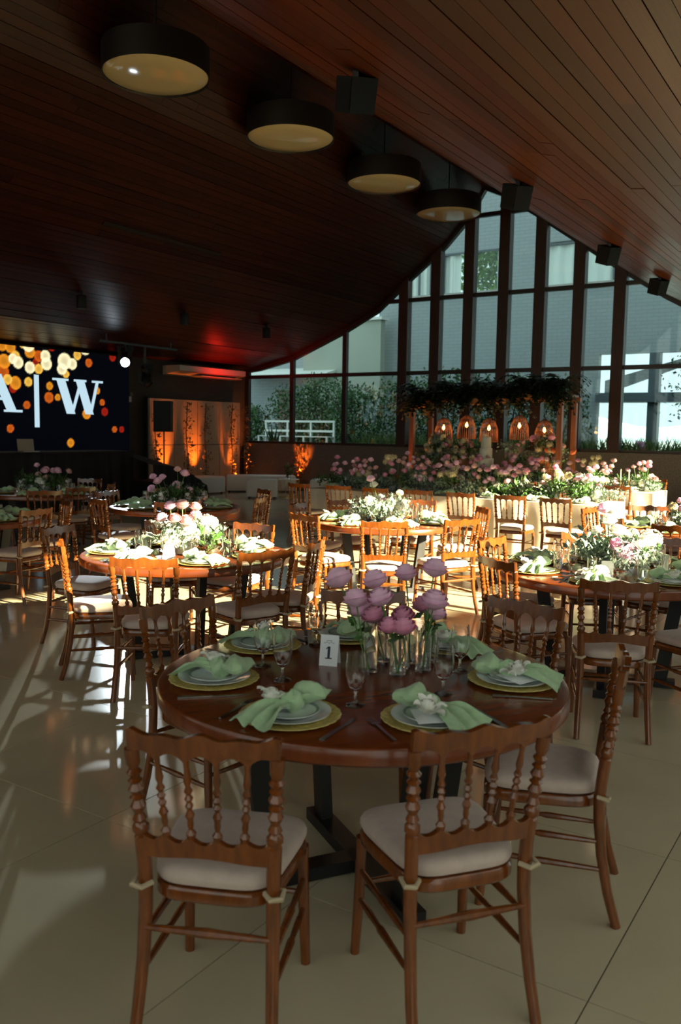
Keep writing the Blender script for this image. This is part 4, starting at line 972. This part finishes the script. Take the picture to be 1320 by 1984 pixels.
xs = [-16.6]+[v for w in WIN for v in w[:2]]+[-3.0]
for a, b in zip(xs[::2], xs[1::2]): fac(a, b, 6.62, 8.02)
fac(-16.6, -8.3, GZ, 4.3)
for i, (x0, x1, z0, z1) in enumerate(WIN):
    w = link('window', None, bl); MB().box(x0-.12, x1+.12, -.10, .02, z0-.10, z0).build('window_sill', 'concrete', w, False)
    for a, b in ((x0, x0+.06), (x1-.07, x1), ((x0+x1)/2-.035, (x0+x1)/2+.035)): MB().box(a, b, .0, .05, z0, z1).build('window_bar', 'frame_grey', w, False)
    MB().box(x0, x1, .0, .05, z1-.07, z1).build('window_bar', 'frame_grey', w, False)
    MB().box(x0, x1, .04, .046, z0, z1-.07).build('pane', 'window_glass', w, False)
    nf = int((x1-x0)*40)
    rng = [(0, .55), (.8, 1)] if i == 1 else [(0, 1)]
    if i == 1: rng = [(0, .30), (.93, 1)]
    for a, b in rng:
        xa, xb = x0+(x1-x0)*a, x0+(x1-x0)*b
        MB().grid(lambda u, v: (xa+(xb-xa)*u, .12+.06*sin(u*(xb-xa)*15)+.015*sin(u*47), z0+(z1-z0)*v), max(12, int((xb-xa)*40)), 3).build('curtain', 'curtain', w)
    if i != 1: MB().box(x0, x1, 1.2, 1.3, z0-.5, z1+.5).build('room_back', 'dark_interior', w, False)
gr_ = random.Random(31)
# tree seen mirrored green behind the left pair of curtains: placed as a tree outdoors behind the building
tr = thing('courtyard_tree', 'leafy green tree showing in the upper building window', 'tree', (-13.3, 31.5, 6.2))
MB().tube([(0, 0, -5.2), (.05, 0, .2), (0, 0, 1.6)], .10, 8).build('trunk', 'trunk', tr)
tag(leaves(5200, lambda r: (r.gauss(0, 1.1), r.gauss(0, .6), -.2+r.random()*3.2), .22, gr_).build('crown', 'leaf_bright', tr, False), kind='stuff')
# pale wing and low roof on the left
wg = thing('pale_wing', 'pale plastered lower wing left of the grey building', 'building', (0, 27.2, 0))
MB().box(-19.5, -16.05, 0, .3, GZ, 5.75).build('wall_panel', 'facade_pale', wg, False)
MB().box(-19.7, -15.95, -.12, .42, 5.75, 5.85).build('parapet', 'white_paint', wg, False)
MB().box(-24, -19.5, .6, .9, GZ, 5.2).build('rear_wall', 'facade', wg, False)
MB().box(-21.15, -20.35, .55, .6, GZ, 3.3).build('door', 'door_brown', wg, False)
rf = MB().add([(-22.6, -.6, 3.75), (-18.0, -.6, 3.75), (-18.0, .6, 4.05), (-22.6, .6, 4.05), (-22.6, -.6, 3.85), (-18.0, -.6, 3.85), (-18.0, .6, 4.15), (-22.6, .6, 4.15)], [(0, 3, 2, 1), (4, 5, 6, 7), (0, 1, 5, 4), (1, 2, 6, 5), (2, 3, 7, 6), (3, 0, 4, 7)])
rf.build('awning', 'white_paint', wg, False)
# columns, slab and slope added to stand in for the opposite gable's reflection
for x in (-6.55, -5.1): MB().box(x-.16, x+.16, 0, .35, GZ-1, 4.3).build('column', 'frame_grey', bl, False)
MB().box(-8.3, -2.5, -.2, .5, 2.75, 3.05).build('reflected_slab', 'frame_grey', bl, False)
MB().add([(-8.3, .8, 3.05), (-5.2, .8, 4.15), (-5.2, .9, 4.15), (-8.3, .9, 3.05), (-8.3, .8, 3.5), (-5.2, .8, 4.35), (-5.2, .9, 4.35), (-8.3, .9, 3.5)], [(0, 3, 2, 1), (4, 5, 6, 7), (0, 1, 5, 4), (1, 2, 6, 5), (2, 3, 7, 6), (3, 0, 4, 7)]).build('reflected_slope', 'facade', bl, False)
# hedge pieces, shrubs, grass
HG = [(-18.6, 25.6, 1.5, 3.2, 'dark clipped shrub behind the white bench, left'), (-17.2, 25.4, 1.3, 3.5, 'dark clipped shrub behind the white bench, right'), (-15.7, 25.0, 1.0, 3.1, 'loose shrub right of the white bench'),
      (-14.1, 25.6, 1.3, 3.4, 'shrub below the grey wall, left of the pergola'), (-12.2, 25.2, 1.4, 3.6, 'shrub below the grey wall, behind the pergola lamps'), (-10.2, 25.4, 1.4, 3.4, 'shrub below the grey wall, behind the pergola right end'),
      (-20.3, 24.8, .7, 2.5, 'thin shrub beside the brown garden door'), (-8.6, 25.2, .9, 3.3, 'shrub at the end of the grey wall')]
for k, (x, y, rx, zt, lab) in enumerate(HG):
    t = thing('garden_shrub', lab, 'shrub', (x, y, GZ), 0, 'garden shrubs'); r_ = random.Random(200+k); hh = zt-GZ
    for q in range(4): MB().tube([(0, 0, 0), (r_.gauss(0, rx*.3), r_.gauss(0, .2), hh*.6), (r_.gauss(0, rx*.5), r_.gauss(0, .3), hh*.95)], [.03, .02, .008], 6).build('branch', 'trunk', t)
    def pl_(r, rx=rx, hh=hh):
        a = r.random()*2*pi; q = r.random()**.5; z = r.random()
        w = rx*(.55+.5*sin(min(1, z*1.05)*pi*.85+.25)); return (cos(a)*w*q*1.05, sin(a)*.55*q, hh*(z*(.92+.16*r.random())))
    tag(leaves(2600, pl_, .13, r_).build('leaf_mass', 'leaf_garden', t, False), kind='stuff')
bn = thing('white_bench', 'white slatted garden bench on the lawn beyond the left window', 'bench', (-17.5, 24.2, GZ))
for i in (-1.45, -.5, .5, 1.45):
    MB().box(i-.03, i+.03, -.03, .03, 0, 1.0).build('post', 'white_paint', bn, False); MB().box(i-.03, i+.03, -.45, -.39, 0, .45).build('leg', 'white_paint', bn, False)
for z in (.62, .95): MB().box(-1.5, 1.5, -.04, .0, z, z+.07).build('rail', 'white_paint', bn, False)
for j in range(4): MB().box(-1.5, 1.5, -.45+.11*j, -.36+.11*j, .45, .48).build('slat', 'white_paint', bn, False)
def grass(name, label, x0, x1, y0, y1, n, h, m, seed):
    r_ = random.Random(seed); mb = MB()
    for _ in range(n):
        x, y = r_.uniform(x0, x1), r_.uniform(y0, y1); a = r_.random()*6.28; L_ = h*r_.uniform(.5, 1.2); dx, dy = cos(a)*L_*.35, sin(a)*L_*.35; w = .012
        mb.add([(x-w, y, GZ), (x+w, y, GZ), (x+dx*.4+w*.7, y+dy*.4, GZ+L_*.6), (x+dx*.4-w*.7, y+dy*.4, GZ+L_*.6), (x+dx, y+dy, GZ+L_)], [(0, 1, 2, 3), (3, 2, 4)])
    tag(mb.build(name, m, None, False), label, 'grass', None, 'stuff')
grass('lawn_grass', 'short lawn grass in the garden beyond the window', -22, -4, 20.6, 27, 6000, .12, 'leaf_garden', 1)
grass('border_grass', 'tall yellow-green grass border just outside the gable sill', -13.2, -3.4, 20.6, 22.0, 3800, .62, 'grass_blade', 2)
for k, (x, y, lab) in enumerate(((-16.1, 20.9, 'spiky agave at the left corner of the gable window'), (-15.55, 21.0, 'low spiky plant beside the corner agave'))):
    t = thing('agave', lab, 'plant', (x, y, GZ)); 
    for q in range(12 if k == 0 else 8):
        a = q*2.4; L_ = (.95 if k == 0 else .5)*rnd.uniform(.7, 1.1); d = Vector((cos(a)*.35, sin(a)*.35, .9)).normalized(); s_ = d.cross(Vector((0, 0, 1))).normalized()*.05; p = Vector((0, 0, 0))
        MB().add([p-s_*.6, p+s_*.6, d*L_*.45+s_, d*L_*.45-s_, d*L_, d*L_*.45+Vector((0, 0, -.02))], [(0, 1, 2, 5), (1, 0, 3, 5), (3, 5, 2, 4), (2, 3, 4)]).build('leaf_blade', 'leaf_garden', t, False)
tr = thing('garden_tree', 'leafy tree branch against the sky at the right edge of the gable window', 'tree', (-4.9, 25.5, GZ))
MB().tube([(.9, 0, 0), (.8, 0, 1.2), (.4, 0, 2.2), (-.2, 0, 2.8)], [.09, .08, .05, .02], 8).build('trunk', 'trunk', tr)
tag(leaves(900, lambda r: (.25+r.gauss(0, .42), r.gauss(0, .3), 1.1+r.random()*1.9), .12, gr_).build('crown', 'leaf_garden', tr, False), kind='stuff')
for k, (x, c) in enumerate(((-6.75, 'petal_rose'), (-5.05, 'petal_blush'))):
    t = thing('garden_flower', 'pink flowering plant at the right part of the gable sill, %s of two' % ('left', 'right')[k], 'plant', (x, 20.8, GZ))
    MB().tube([(0, 0, 0), (0, 0, .35)], .02, 6).build('stem', 'stem', t)
    for q in range(5): link('flower_head', CLUS['pink'], t, (rnd.gauss(0, .08), rnd.gauss(0, .08), .38+rnd.random()*.15), None, 1.0)
# unseen walls added on the sun side to shade near tables and garden
for y0, y1, hh in ((-4.6, 1.9, 9.1), (1.9, 3.9, 8.0), (3.9, 6.3, 7.1), (6.3, 16.6, 6.8), (16.6, 36, 24)):
    struct(MB().box(14, 15, y0, y1, -1, hh).build('sun_block_wall', 'concrete', None, False), 'unseen wall added to block the sun')
struct(MB().box(XR+.25, 60, -30, 34, -.6, -.1).build('terrace_ground', 'concrete', None, False), 'pale terrace paving outside the side glazing')
struct(MB().box(-60, 60, -40, Y0-.4, -.6, -.1).build('forecourt_ground', 'concrete', None, False), 'pale paving outside the front gable')
